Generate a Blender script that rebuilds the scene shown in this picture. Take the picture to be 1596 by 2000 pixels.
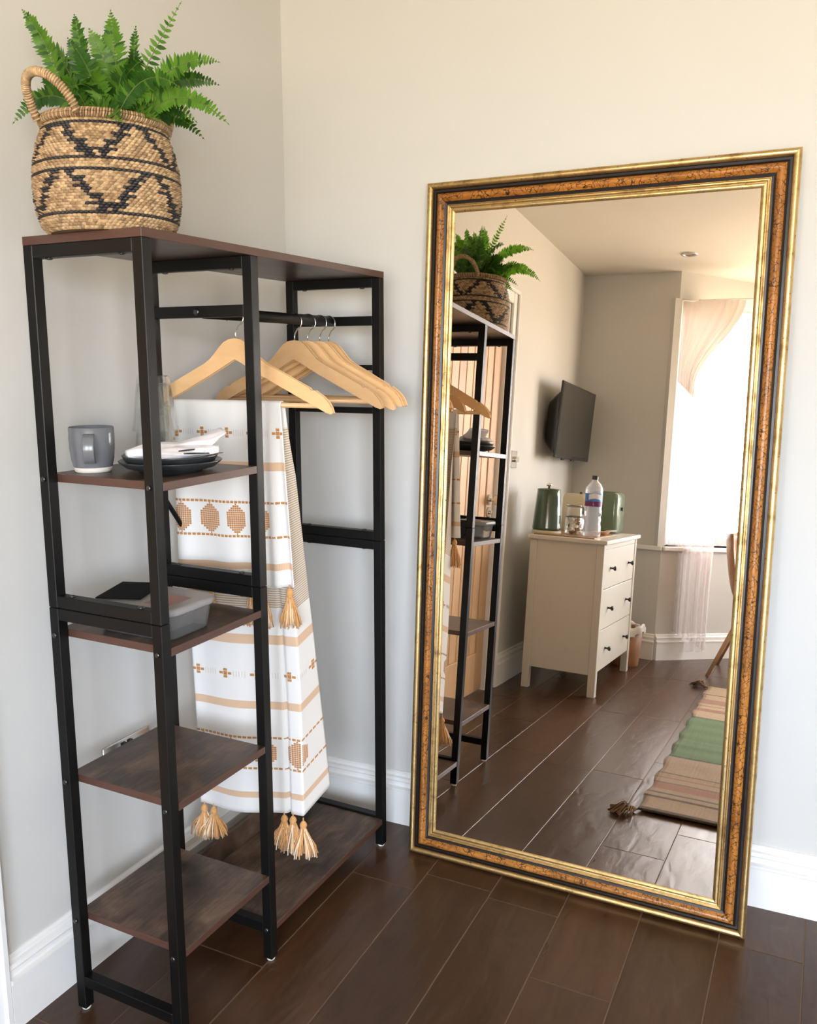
import bpy, math, random
from mathutils import Vector, Matrix
random.seed(7)
R = random.random
PI = math.pi
for o in list(bpy.data.objects): bpy.data.objects.remove(o)
sc = bpy.context.scene

# ------------------------------------------------------------------ camera
cam_d = bpy.data.cameras.new('camera'); cam = bpy.data.objects.new('camera', cam_d)
sc.collection.objects.link(cam); sc.camera = cam
YAW, PIT, ROL = -0.4161, -0.1736, 0.0003
fw = Vector((math.sin(YAW)*math.cos(PIT), math.cos(YAW)*math.cos(PIT), math.sin(PIT)))
rt0 = Vector((math.cos(YAW), -math.sin(YAW), 0)); up0 = rt0.cross(fw)
rt = rt0*math.cos(ROL)+up0*math.sin(ROL); up = up0*math.cos(ROL)-rt0*math.sin(ROL)
CAM = Vector((1.3593, -2.2082, 1.3656))
mw = Matrix((rt, up, -fw)).transposed().to_4x4(); mw.translation = CAM
cam.matrix_world = mw
cam_d.sensor_width = 36; cam_d.sensor_fit = 'AUTO'; cam_d.lens = 1702.82/2000*36
cam_d.shift_x = -1.6/2000; cam_d.shift_y = -0.52/2000
cam_d.clip_start = 0.02

# ------------------------------------------------------------------ world: daylight sky over sunlit ground
SKY = 13.0
w = bpy.data.worlds.new('world'); sc.world = w; w.use_nodes = True
nt = w.node_tree; nt.nodes.clear()
tc = nt.nodes.new('ShaderNodeTexCoord'); sx = nt.nodes.new('ShaderNodeSeparateXYZ')
rp = nt.nodes.new('ShaderNodeValToRGB'); bg = nt.nodes.new('ShaderNodeBackground'); ow = nt.nodes.new('ShaderNodeOutputWorld')
mp = nt.nodes.new('ShaderNodeMapRange'); mp.inputs[1].default_value = -1; mp.inputs[2].default_value = 1
nt.links.new(tc.outputs['Generated'], sx.inputs[0]); nt.links.new(sx.outputs[2], mp.inputs[0]); nt.links.new(mp.outputs[0], rp.inputs[0])
nt.links.new(rp.outputs[0], bg.inputs[0]); nt.links.new(bg.outputs[0], ow.inputs[0])
rp.color_ramp.elements[0].position = 0.46; rp.color_ramp.elements[0].color = (0.78, 0.66, 0.50, 1)
rp.color_ramp.elements[1].position = 0.54; rp.color_ramp.elements[1].color = (0.76, 0.86, 1.04, 1)
bg.inputs[1].default_value = SKY

# exposure
vs = sc.view_settings; vs.view_transform = 'Standard'; vs.look = 'None'; vs.gamma = 1; vs.use_curve_mapping = False
vs.exposure = 1.40
cy = sc.cycles
cy.max_bounces = 10; cy.diffuse_bounces = 6; cy.glossy_bounces = 6; cy.transmission_bounces = 8; cy.transparent_max_bounces = 16
cy.caustics_reflective = True; cy.caustics_refractive = False; cy.sample_clamp_indirect = 6

# bay plan (far end of the room) and its windows
K = (0.44, -3.40); P2 = (1.18, -4.25); P3 = (2.42, -4.25); P4 = (3.16, -3.40); XR = 3.60; YF = -3.40; HC = 2.362
SILL, HEAD = 0.70, 2.20
def portal(a, b):
    L = bpy.data.lights.new('window_portal', 'AREA'); o = bpy.data.objects.new('window_portal', L)
    sc.collection.objects.link(o)
    ax, ay = a; bx, by = b; dx, dy = bx-ax, by-ay; ln = math.hypot(dx, dy); dx /= ln; dy /= ln
    n = Vector((-dy, dx, 0))                      # towards the room
    L.shape = 'RECTANGLE'; L.size = ln-0.16; L.size_y = HEAD-SILL; L.cycles.is_portal = True
    m = Matrix((Vector((dx, dy, 0)), Vector((0, 0, 1)).cross(Vector((dx, dy, 0)))*0+n.cross(Vector((dx, dy, 0)))*-1, -n)).transposed()
    z = -n; x = Vector((dx, dy, 0)); y = z.cross(x)*-1
    # area light shines along its local -Z, so local +Z looks outside
    zz = -n; xx = Vector((0, 0, 1)).cross(zz).normalized(); yy = zz.cross(xx)
    m = Matrix((xx, yy, zz)).transposed().to_4x4()
    m.translation = Vector(((ax+bx)/2, (ay+by)/2, (SILL+HEAD)/2)) - n*0.14
    o.matrix_world = m
portal(K, P2); portal(P2, P3); portal(P3, P4)

# ------------------------------------------------------------------ helpers
def S(r, g, b):
    f = lambda c: (c/255/12.92 if c/255 <= 0.04045 else ((c/255+0.055)/1.055)**2.4)
    return (f(r), f(g), f(b), 1)

class NT:
    def __init__(s, name):
        s.m = bpy.data.materials.new(name); s.m.use_nodes = True; s.t = s.m.node_tree; s.t.nodes.clear()
        s.out = s.n('ShaderNodeOutputMaterial')
    def n(s, kind, **kw):
        q = s.t.nodes.new(kind)
        for k, v in kw.items(): setattr(q, k, v)
        return q
    def l(s, a, b): s.t.links.new(a, b)
    def bsdf(s, **kw):
        b = s.n('ShaderNodeBsdfPrincipled')
        for k, v in kw.items(): b.inputs[k.replace('_', ' ')].default_value = v
        return b
    def coord(s, kind='Object', scale=(1, 1, 1), rot=(0, 0, 0)):
        tc = s.n('ShaderNodeTexCoord'); mp = s.n('ShaderNodeMapping')
        mp.inputs['Scale'].default_value = scale; mp.inputs['Rotation'].default_value = rot
        s.l(tc.outputs[kind], mp.inputs[0]); return mp.outputs[0]
    def noise(s, vec, scale, detail=4, rough=0.55, dist=0.0):
        q = s.n('ShaderNodeTexNoise'); q.inputs['Scale'].default_value = scale; q.inputs['Detail'].default_value = detail
        q.inputs['Roughness'].default_value = rough; q.inputs['Distortion'].default_value = dist
        if vec is not None: s.l(vec, q.inputs['Vector'])
        return q.outputs['Fac']
    def ramp(s, fac, stops, interp='LINEAR'):
        q = s.n('ShaderNodeValToRGB'); cr = q.color_ramp; cr.interpolation = interp
        while len(cr.elements) < len(stops): cr.elements.new(0.5)
        for e, (p, c) in zip(cr.elements, stops): e.position = p; e.color = c
        s.l(fac, q.inputs[0]); return q.outputs[0]
    def mix(s, fac, a, b, mode='MIX'):
        q = s.n('ShaderNodeMixRGB', blend_type=mode)
        for i, v in enumerate((fac, a, b)):
            if hasattr(v, 'links'): s.l(v, q.inputs[i])
            elif i == 0: q.inputs[0].default_value = v
            else: q.inputs[i].default_value = v
        return q.outputs[0]
    def math(s, op, a, b=None):
        q = s.n('ShaderNodeMath', operation=op)
        for i, v in enumerate((a, b)):
            if v is None: continue
            if hasattr(v, 'links'): s.l(v, q.inputs[i])
            else: q.inputs[i].default_value = v
        return q.outputs[0]
    def bump(s, h, strength, dist=0.002):
        q = s.n('ShaderNodeBump'); q.inputs['Strength'].default_value = strength; q.inputs['Distance'].default_value = dist
        s.l(h, q.inputs['Height']); return q.outputs[0]
    def done(s, sh): s.l(sh, s.out.inputs[0]); return s.m

def plain(name, col, rough=0.6, metal=0.0, var=0.0, scale=30, bump=0.0, spec=0.5, sheen=0.0, coat=0.0):
    t = NT(name); b = t.bsdf(Roughness=rough, Metallic=metal)
    b.inputs['Specular IOR Level'].default_value = spec
    b.inputs['Sheen Weight'].default_value = sheen; b.inputs['Coat Weight'].default_value = coat
    v = t.coord(); f = t.noise(v, scale)
    lo = tuple(c*(1-var) for c in col[:3])+(1,); hi = tuple(min(1, c*(1+var)) for c in col[:3])+(1,)
    t.l(t.ramp(f, [(0.3, lo), (0.7, hi)]), b.inputs['Base Color'])
    if bump: t.l(t.bump(f, bump), b.inputs['Normal'])
    return t.done(b.outputs[0])

def see_through(name, tint=(1, 1, 1, 1), body=0.1, bodycol=(0.9, 0.9, 0.9, 1), gloss=0.25, rough=0.03):
    """thin clear shell: transparent with a fresnel gloss and a little body"""
    t = NT(name); tr = t.n('ShaderNodeBsdfTransparent'); tr.inputs[0].default_value = tint
    gl = t.n('ShaderNodeBsdfGlossy'); gl.inputs['Roughness'].default_value = rough
    df = t.n('ShaderNodeBsdfTranslucent'); df.inputs[0].default_value = bodycol
    d2 = t.n('ShaderNodeBsdfDiffuse'); d2.inputs[0].default_value = bodycol
    ad = t.n('ShaderNodeMixShader'); ad.inputs[0].default_value = 0.5; t.l(df.outputs[0], ad.inputs[1]); t.l(d2.outputs[0], ad.inputs[2])
    m1 = t.n('ShaderNodeMixShader'); m1.inputs[0].default_value = body; t.l(tr.outputs[0], m1.inputs[1]); t.l(ad.outputs[0], m1.inputs[2])
    lw = t.n('ShaderNodeLayerWeight'); lw.inputs[0].default_value = gloss
    m2 = t.n('ShaderNodeMixShader'); t.l(lw.outputs['Facing'] if gloss > 0.3 else lw.outputs['Fresnel'], m2.inputs[0]); t.l(m1.outputs[0], m2.inputs[1]); t.l(gl.outputs[0], m2.inputs[2])
    return t.done(m2.outputs[0])

class MB:
    """mesh collector: verts, faces, material index"""
    def __init__(s): s.v = []; s.f = []; s.mi = []; s.sm = []; s.cur = 0; s.smooth = False; s.T = None
    def add(s, vs, fs, mi=None, smooth=None):
        n = len(s.v)
        if s.T is not None: vs = [tuple(s.T @ Vector(p)) for p in vs]
        s.v += [tuple(p) for p in vs]
        mi = s.cur if mi is None else mi; smooth = s.smooth if smooth is None else smooth
        for f in fs: s.f.append(tuple(i+n for i in f)); s.mi.append(mi); s.sm.append(smooth)
        return s
    def box(s, x0, x1, y0, y1, z0, z1, bev=0.0, mi=None):
        if bev <= 0:
            vs = [(x, y, z) for z in (z0, z1) for y in (y0, y1) for x in (x0, x1)]
            fs = [(0, 2, 3, 1), (4, 5, 7, 6), (0, 1, 5, 4), (2, 6, 7, 3), (0, 4, 6, 2), (1, 3, 7, 5)]
            return s.add(vs, fs, mi)
        b = min(bev, (x1-x0)/2.01, (y1-y0)/2.01, (z1-z0)/2.01)
        X = (x0, x1); Y = (y0, y1); Z = (z0, z1); vs = []; idx = {}
        for i in (0, 1):
            for j in (0, 1):
                for k in (0, 1):
                    sx_, sy_, sz_ = (1, -1)[i], (1, -1)[j], (1, -1)[k]
                    c = (X[i], Y[j], Z[k])
                    for ax in range(3):
                        p = [c[0]+sx_*b, c[1]+sy_*b, c[2]+sz_*b]; p[ax] = c[ax]
                        idx[(i, j, k, ax)] = len(vs); vs.append(tuple(p))
        fs = []
        for ax in range(3):
            for side in (0, 1):
                o = [a for a in range(3) if a != ax]; q = []
                for u, v in ((0, 0), (1, 0), (1, 1), (0, 1)):
                    key = [0, 0, 0]; key[ax] = side; key[o[0]] = u; key[o[1]] = v; q.append(idx[(*key, ax)])
                flip = (side == 0) ^ (ax == 1)
                fs.append(tuple(reversed(q)) if flip else tuple(q))
        for e in range(3):                       # edges along axis e
            a1, a2 = [a for a in range(3) if a != e]
            for u in (0, 1):
                for v in (0, 1):
                    k0 = [0, 0, 0]; k0[a1] = u; k0[a2] = v; k1 = list(k0); k1[e] = 1
                    fs.append((idx[(*k0, a1)], idx[(*k1, a1)], idx[(*k1, a2)], idx[(*k0, a2)]))
        for i in (0, 1):
            for j in (0, 1):
                for k in (0, 1): fs.append((idx[(i, j, k, 0)], idx[(i, j, k, 1)], idx[(i, j, k, 2)]))
        return s.add(vs, fs, mi)
    def lathe(s, prof, cx=0, cy=0, cz=0, n=32, mi=None, caps=True, sy=1.0, smooth=True, a0=0.0):
        """prof: list of (r, z)"""
        vs = []; fs = []
        for r, z in prof:
            for k in range(n):
                a = a0+2*PI*k/n; vs.append((cx+r*math.cos(a), cy+r*sy*math.sin(a), cz+z))
        for i in range(len(prof)-1):
            for k in range(n):
                k2 = (k+1) % n; fs.append((i*n+k, i*n+k2, (i+1)*n+k2, (i+1)*n+k))
        s.add(vs, fs, mi, smooth)
        if caps:
            base = len(s.v)-len(vs)
            if prof[0][0] > 1e-5: s.f.append(tuple(base+k for k in reversed(range(n)))); s.mi.append(s.cur if mi is None else mi); s.sm.append(False)
            if prof[-1][0] > 1e-5: s.f.append(tuple(base+(len(prof)-1)*n+k for k in range(n))); s.mi.append(s.cur if mi is None else mi); s.sm.append(False)
        return s
    def tube(s, pts, rad, n=8, mi=None, smooth=True, caps=True):
        pts = [Vector(p) for p in pts]; m = len(pts)
        rads = rad if isinstance(rad, (list, tuple)) else [rad]*m
        vs = []; fs = []; T0 = (pts[1]-pts[0]).normalized()
        ref = Vector((0, 0, 1)) if abs(T0.z) < 0.9 else Vector((1, 0, 0)); U = T0.cross(ref).normalized()
        for i in range(m):
            T = (pts[min(i+1, m-1)]-pts[max(i-1, 0)])
            if T.length < 1e-9: T = T0
            T = T.normalized(); U = (U-T*U.dot(T)); U = U.normalized() if U.length > 1e-6 else T.orthogonal().normalized(); V = T.cross(U)
            for k in range(n):
                a = 2*PI*k/n; vs.append(pts[i]+(U*math.cos(a)+V*math.sin(a))*rads[i])
        for i in range(m-1):
            for k in range(n):
                k2 = (k+1) % n; fs.append((i*n+k, i*n+k2, (i+1)*n+k2, (i+1)*n+k))
        if caps: fs.append(tuple(reversed(range(n)))); fs.append(tuple((m-1)*n+k for k in range(n)))
        return s.add(vs, fs, mi, smooth)
    def prism(s, poly, d0, d1, plane='xz', mi=None):
        """extrude 2D polygon; plane gives its axes, extruded along the third"""
        n = len(poly)
        def P(u, v, d): return {'xz': (u, d, v), 'xy': (u, v, d), 'yz': (d, u, v)}[plane]
        vs = [P(u, v, d0) for u, v in poly]+[P(u, v, d1) for u, v in poly]
        fs = [tuple(range(n)), tuple(reversed(range(n, 2*n)))]
        fs += [(i, i+n, (i+1) % n+n, (i+1) % n) for i in range(n)]
        return s.add(vs, fs, mi, False)
    def grid(s, fn, nu, nv, mi=None, smooth=True, mfn=None):
        vs = [fn(i/nu, j/nv) for j in range(nv+1) for i in range(nu+1)]
        base = len(s.v); s.add(vs, [])
        for j in range(nv):
            for i in range(nu):
                a = j*(nu+1)+i; s.f.append((base+a, base+a+1, base+a+nu+2, base+a+nu+1))
                s.mi.append(mfn(i, j) if mfn else (s.cur if mi is None else mi)); s.sm.append(smooth)
        return s
    def mesh(s, name, mats):
        me = bpy.data.meshes.new(name); me.from_pydata(s.v, [], s.f)
        for m in (mats if isinstance(mats, (list, tuple)) else [mats]): me.materials.append(m)
        me.polygons.foreach_set('material_index', s.mi); me.polygons.foreach_set('use_smooth', s.sm); me.update()
        return me
    def build(s, name, mats, parent=None, loc=None, fix=True):
        me = s.mesh(name, mats)
        if fix:
            import bmesh
            bm = bmesh.new(); bm.from_mesh(me); bmesh.ops.recalc_face_normals(bm, faces=bm.faces); bm.to_mesh(me); bm.free()
        o = bpy.data.objects.new(name, me); sc.collection.objects.link(o)
        if parent: o.parent = parent
        if loc: o.location = loc
        return o

def tag(o, label=None, cat=None, group=None, kind=None):
    if label: o['label'] = label
    if cat: o['category'] = cat
    if group: o['group'] = group
    if kind: o['kind'] = kind
    return o
def empty(name, loc, rz=0.0, label=None, cat=None, group=None):
    o = bpy.data.objects.new(name, None); sc.collection.objects.link(o); o.location = loc; o.rotation_euler = (0, 0, rz)
    o.empty_display_size = 0.05
    return tag(o, label, cat, group)
def kids(o): return [c for c in bpy.data.objects if c.parent == o]
def copy_tree(o, parent=None):
    c = o.copy(); sc.collection.objects.link(c); c.parent = parent
    for ch in kids(o): copy_tree(ch, c)
    return c
def struct(o): o['kind'] = 'structure'; return o

# ------------------------------------------------------------------ materials
def wall_mat(name, col):
    t = NT(name); b = t.bsdf(Roughness=0.85); b.inputs['Specular IOR Level'].default_value = 0.25
    v = t.coord(); f = t.noise(v, 180, 3); g = t.noise(v, 2.5, 2)
    t.l(t.ramp(g, [(0.3, tuple(c*0.985 for c in col[:3])+(1,)), (0.7, col)]), b.inputs['Base Color'])
    t.l(t.bump(f, 0.12, 0.001), b.inputs['Normal']); return t.done(b.outputs[0])
M = {}
M['wall'] = wall_mat('wall_paint', (0.60, 0.590, 0.560, 1))
M['ceiling'] = wall_mat('ceiling_paint', (0.68, 0.65, 0.59, 1))
M['trim'] = plain('white_gloss_trim', (0.80, 0.79, 0.77, 1), 0.28, var=0.01)
M['white_sat'] = plain('white_satin_paint', (0.80, 0.78, 0.72, 1), 0.35, var=0.01)
M['black_metal'] = plain('black_powder_coat', (0.0030, 0.0029, 0.0028, 1), 0.45, var=0.1, scale=200, spec=0.28)
M['chrome'] = plain('brushed_chrome', (0.72, 0.70, 0.67, 1), 0.22, 1.0, var=0.02)
M['steel_wire'] = plain('polished_steel', (0.78, 0.77, 0.75, 1), 0.12, 1.0)
M['dark_steel'] = plain('dark_steel_bolt', (0.09, 0.09, 0.09, 1), 0.3, 0.9)
M['glide'] = plain('clear_plastic_glide', (0.75, 0.72, 0.66, 1), 0.3)
M['black_plastic'] = plain('black_plastic', (0.012, 0.012, 0.012, 1), 0.3)
M['tv_screen'] = plain('tv_screen', (0.018, 0.017, 0.014, 1), 0.22, spec=0.6)
M['kettle_green'] = plain('green_enamel', (0.045, 0.085, 0.045, 1), 0.16, var=0.06, scale=8, coat=0.4)
M['toaster_green'] = plain('pale_green_enamel', (0.13, 0.19, 0.12, 1), 0.2, var=0.04, coat=0.3)
M['cream'] = plain('cream_plastic', (0.62, 0.54, 0.38, 1), 0.4)
M['wood_tray'] = plain('tray_wood', (0.36, 0.20, 0.10, 1), 0.5, var=0.25, scale=14)
M['grey_glaze'] = plain('grey_glaze', (0.135, 0.142, 0.155, 1), 0.2, var=0.03)
M['raw_clay'] = plain('pale_unglazed_clay', (0.62, 0.58, 0.50, 1), 0.7)
M['dark_plate'] = plain('dark_stoneware', (0.028, 0.031, 0.034, 1), 0.3, var=0.15, scale=60)
M['linen'] = plain('white_napkin', (0.80, 0.77, 0.78, 1), 0.85, var=0.03, scale=200, bump=0.1, sheen=0.2)
M['glass'] = see_through('clear_glass', (0.97, 0.985, 0.98, 1), 0.03, (0.85, 0.88, 0.86, 1), 0.36)
M['pane'] = see_through('window_glass', (0.97, 0.98, 0.98, 1), 0.0, gloss=0.1)
M['plastic_clear'] = see_through('clear_polypropylene', (0.9, 0.9, 0.9, 1), 0.32, (0.62, 0.62, 0.62, 1), 0.2, 0.15)
M['plastic_lid'] = see_through('milky_lid', (0.9, 0.9, 0.9, 1), 0.72, (0.62, 0.60, 0.60, 1), 0.15, 0.3)
M['water'] = see_through('bottle_plastic', (0.93, 0.95, 0.98, 1), 0.25, (0.80, 0.80, 0.85, 1), 0.4, 0.05)
M['packet'] = plain('dark_packet', (0.05, 0.052, 0.058, 1), 0.5, var=0.3, scale=40)
M['red_print'] = plain('pink_print', (0.30, 0.17, 0.16, 1), 0.6)
M['label_blue'] = plain('blue_label', (0.05, 0.22, 0.62, 1), 0.4, var=0.2)
M['label_purple'] = plain('purple_label', (0.13, 0.01, 0.10, 1), 0.4, var=0.2)
M['label_white'] = plain('white_label', (0.75, 0.75, 0.8, 1), 0.4)
M['paper'] = plain('white_paper_bag', (0.72, 0.70, 0.66, 1), 0.7)
M['bin_wood'] = plain('bin_wood', (0.30, 0.13, 0.055, 1), 0.5, var=0.2, scale=12)
M['sugar'] = plain('sugar_cubes', (0.75, 0.68, 0.58, 1), 0.8, var=0.1)
M['sugar_brown'] = plain('brown_sugar_cubes', (0.34, 0.20, 0.11, 1), 0.8, var=0.1)
M['soil'] = plain('potting_soil', (0.02, 0.013, 0.008, 1), 0.9, var=0.4, scale=80, bump=0.6)
M['shell'] = plain('moulded_plywood', (0.42, 0.21, 0.10, 1), 0.35, var=0.2, scale=9)
M['chair_leg'] = plain('beech_leg', (0.52, 0.30, 0.17, 1), 0.45, var=0.12, scale=20)
M['cushion'] = plain('patterned_cushion', (0.16, 0.12, 0.10, 1), 0.8, var=0.9, scale=26)

def wood(name, cols, scale=(1, 1, 1), rough=0.45, gl=0.0, nscale=6, bump=0.15, objrand=False, coat=0.0, ripple=0.0):
    t = NT(name); b = t.bsdf(Roughness=rough); b.inputs['Coat Weight'].default_value = coat; b.inputs['Coat Roughness'].default_value = 0.2
    v = t.coord(scale=scale)
    if objrand:
        oi = t.n('ShaderNodeObjectInfo'); ad = t.n('ShaderNodeVectorMath', operation='ADD'); cb = t.n('ShaderNodeCombineXYZ')
        m17 = t.math('MULTIPLY', oi.outputs['Random'], 37.0); t.l(m17, cb.inputs[0]); t.l(m17, cb.inputs[1]); t.l(m17, cb.inputs[2])
        t.l(v, ad.inputs[0]); t.l(cb.outputs[0], ad.inputs[1]); v = ad.outputs[0]
    f = t.noise(v, nscale, 6, 0.62, 0.6); g = t.noise(v, nscale*5, 3, 0.5, 0.2)
    k = t.mix(0.3, f, g)
    c = t.ramp(k, [(0.25+0.5*i/(len(cols)-1), q) for i, q in enumerate(cols)])
    if objrand:
        hs = t.n('ShaderNodeHueSaturation'); r2 = t.n('ShaderNodeMapRange'); r2.inputs[3].default_value = 0.82; r2.inputs[4].default_value = 1.2
        t.l(oi.outputs['Random'], r2.inputs[0]); t.l(r2.outputs[0], hs.inputs['Value']); t.l(c, hs.inputs['Color']); c = hs.outputs[0]
    t.l(c, b.inputs['Base Color'])
    t.l(t.ramp(f, [(0.2, (rough*0.85,)*3+(1,)), (0.8, (min(1, rough*1.25),)*3+(1,))]), b.inputs['Roughness'])
    if ripple:
        rp_ = t.noise(t.coord(scale=(9, 3.2, 1), rot=(0, 0, 0.5)), 2.6, 2, 0.4, 0.8)
        q = t.n('ShaderNodeBump'); q.inputs['Strength'].default_value = ripple; q.inputs['Distance'].default_value = 0.004; t.l(rp_, q.inputs['Height'])
        q2 = t.n('ShaderNodeBump'); q2.inputs['Strength'].default_value = bump; q2.inputs['Distance'].default_value = 0.003; t.l(k, q2.inputs['Height']); t.l(q.outputs[0], q2.inputs['Normal']); t.l(q2.outputs[0], b.inputs['Normal'])
    elif bump: t.l(t.bump(k, bump, 0.003), b.inputs['Normal'])
    return t.done(b.outputs[0])
M['floor_wood'] = wood('floor_plank_wood', [(0.034, 0.0140, 0.0058, 1), (0.056, 0.0245, 0.0105, 1), (0.078, 0.036, 0.0160, 1)], (7, 1.0, 1), 0.30, nscale=2.2, bump=0.35, objrand=True, ripple=0.5)
M['gap'] = plain('plank_joint', (0.17, 0.110, 0.075, 1), 0.9, spec=0.05)
t = NT('rustic_walnut_board'); b = t.bsdf(Roughness=0.38)
oi = t.n('ShaderNodeObjectInfo'); cb = t.n('ShaderNodeCombineXYZ'); m17 = t.math('MULTIPLY', oi.outputs['Random'], 23.0)
for q in range(3): t.l(m17, cb.inputs[q])
def shifted(sc_):
    ad = t.n('ShaderNodeVectorMath', operation='ADD'); t.l(t.coord(scale=sc_), ad.inputs[0]); t.l(cb.outputs[0], ad.inputs[1]); return ad.outputs[0]
f1 = t.noise(shifted((1.5, 0.8, 1)), 9, 5, 0.62, 0.5); g1 = t.noise(shifted((16, 1.2, 1)), 9, 4, 0.6, 0.3)
k1 = t.mix(0.26, f1, g1)
t.l(t.ramp(k1, [(0.34, (0.014, 0.0085, 0.006, 1)), (0.45, (0.046, 0.027, 0.018, 1)), (0.55, (0.100, 0.062, 0.042, 1)), (0.68, (0.19, 0.122, 0.082, 1))]), b.inputs['Base Color'])
t.l(t.ramp(f1, [(0.3, (0.32,)*3+(1,)), (0.7, (0.5,)*3+(1,))]), b.inputs['Roughness']); M['shelf_wood'] = t.done(b.outputs[0])
M['shelf_edge'] = wood('walnut_edge_band', [(0.058, 0.026, 0.018, 1), (0.100, 0.046, 0.031, 1)], (8, 8, 60), 0.4, nscale=3, bump=0)
M['top_wood'] = wood('walnut_top_board', [(0.035, 0.020, 0.016, 1), (0.075, 0.042, 0.032, 1)], (3.2, 1, 3), 0.3, nscale=4, bump=0.0)
M['beech'] = wood('beech_hanger', [(0.60, 0.35, 0.155, 1), (0.74, 0.47, 0.235, 1)], (1, 1, 3), 0.30, nscale=5, bump=0, objrand=True, coat=0.3)
M['oak_door'] = wood('oak_door', [(0.50, 0.29, 0.145, 1), (0.66, 0.42, 0.23, 1)], (6, 6, 0.7), 0.45, nscale=3, bump=0.05, objrand=True)

# ------------------------------------------------------------------ room shell
WZ = -0.0442                                        # the left wall leans out from square by this angle
def LW(e, s): return (e*math.cos(WZ)+s*math.sin(WZ), e*math.sin(WZ)*-0+(-s)*math.cos(WZ)+e*math.sin(WZ)*1.0)
def left_obj(o): o.rotation_euler = (0, 0, WZ); return o

# floor: substrate and planks (parts)
fl = MB(); fl.box(-0.6, XR+0.2, -4.6, 0.2, -0.045, -0.0010)
floor = struct(fl.build('floor', M['gap']))
PW, PL, GAP = 0.185, 0.89, 0.0026
def plank_mesh(w_, l_):
    m = MB(); m.box(0, w_-GAP, 0, l_-GAP, -0.0040, 0.0, bev=0.0006); me = m.mesh('plank', M['floor_wood']); return me
pm = plank_mesh(PW, PL)
plank_cache = {}
starts = {-1: -0.71, 0: -0.30, 1: -0.227, 2: -0.26, 3: -0.5, 4: -0.72, 5: -0.2, 6: -0.62, 7: -0.35}
rotp = -0.032
for k in range(-5, 18):
    X = 0.36+PW*k; s0 = starts.get(k, -((k*0.37) % 0.89))
    y = s0+PL*2
    while y > -4.5:
        y -= PL
        if y+PL > 0.2: l_ = round(0.18-y, 3)
        else: l_ = PL
        if l_ <= 0.05: continue
        if l_ == PL: me = pm
        else:
            if l_ not in plank_cache: plank_cache[l_] = plank_mesh(PW, l_)
            me = plank_cache[l_]
        # keep planks that lie under the room
        cxp = X+PW/2+0.032*(y+l_/2)
        if y+l_ < -3.55 and not (0.3 < cxp < 3.3): continue
        if cxp > XR+0.15 or cxp < -0.35: continue
        o = bpy.data.objects.new('plank', me); sc.collection.objects.link(o); o.parent = floor
        o.location = (X+0.032*y, y, 0); o.rotation_euler = (0, 0, rotp)
# the planks' lower part is hidden by the substrate top

ce = MB(); ce.box(-0.6, XR+0.2, -4.6, 0.2, HC, HC+0.1); struct(ce.build('ceiling', M['ceiling']))
# back wall (behind the mirror)
m = MB(); m.box(-0.2, XR+0.15, 0, 0.14, 0, HC); struct(m.build('wall_back', M['wall']))
# left wall, with the opening of the door
D0, D1, DH = 1.155, 2.005, 1.912                   # opening along the wall, opening height
m = MB(); m.box(-0.14, 0, -D0, 0.02, 0, HC); m.box(-0.14, 0, -3.6, -D1, 0, HC); m.box(-0.14, 0, -D1, -D0, DH, HC)
left_obj(struct(m.build('wall_left', M['wall'])))
m = MB(); m.box(XR, XR+0.14, -3.5, 0.1, 0, HC); struct(m.build('wall_right', M['wall']))
m = MB(); m.box(-0.35, K[0], YF-0.14, YF, 0, HC)
m.box(P4[0], XR+0.1, YF-0.14, YF, 0, HC); struct(m.build('wall_far', M['wall']))

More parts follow.
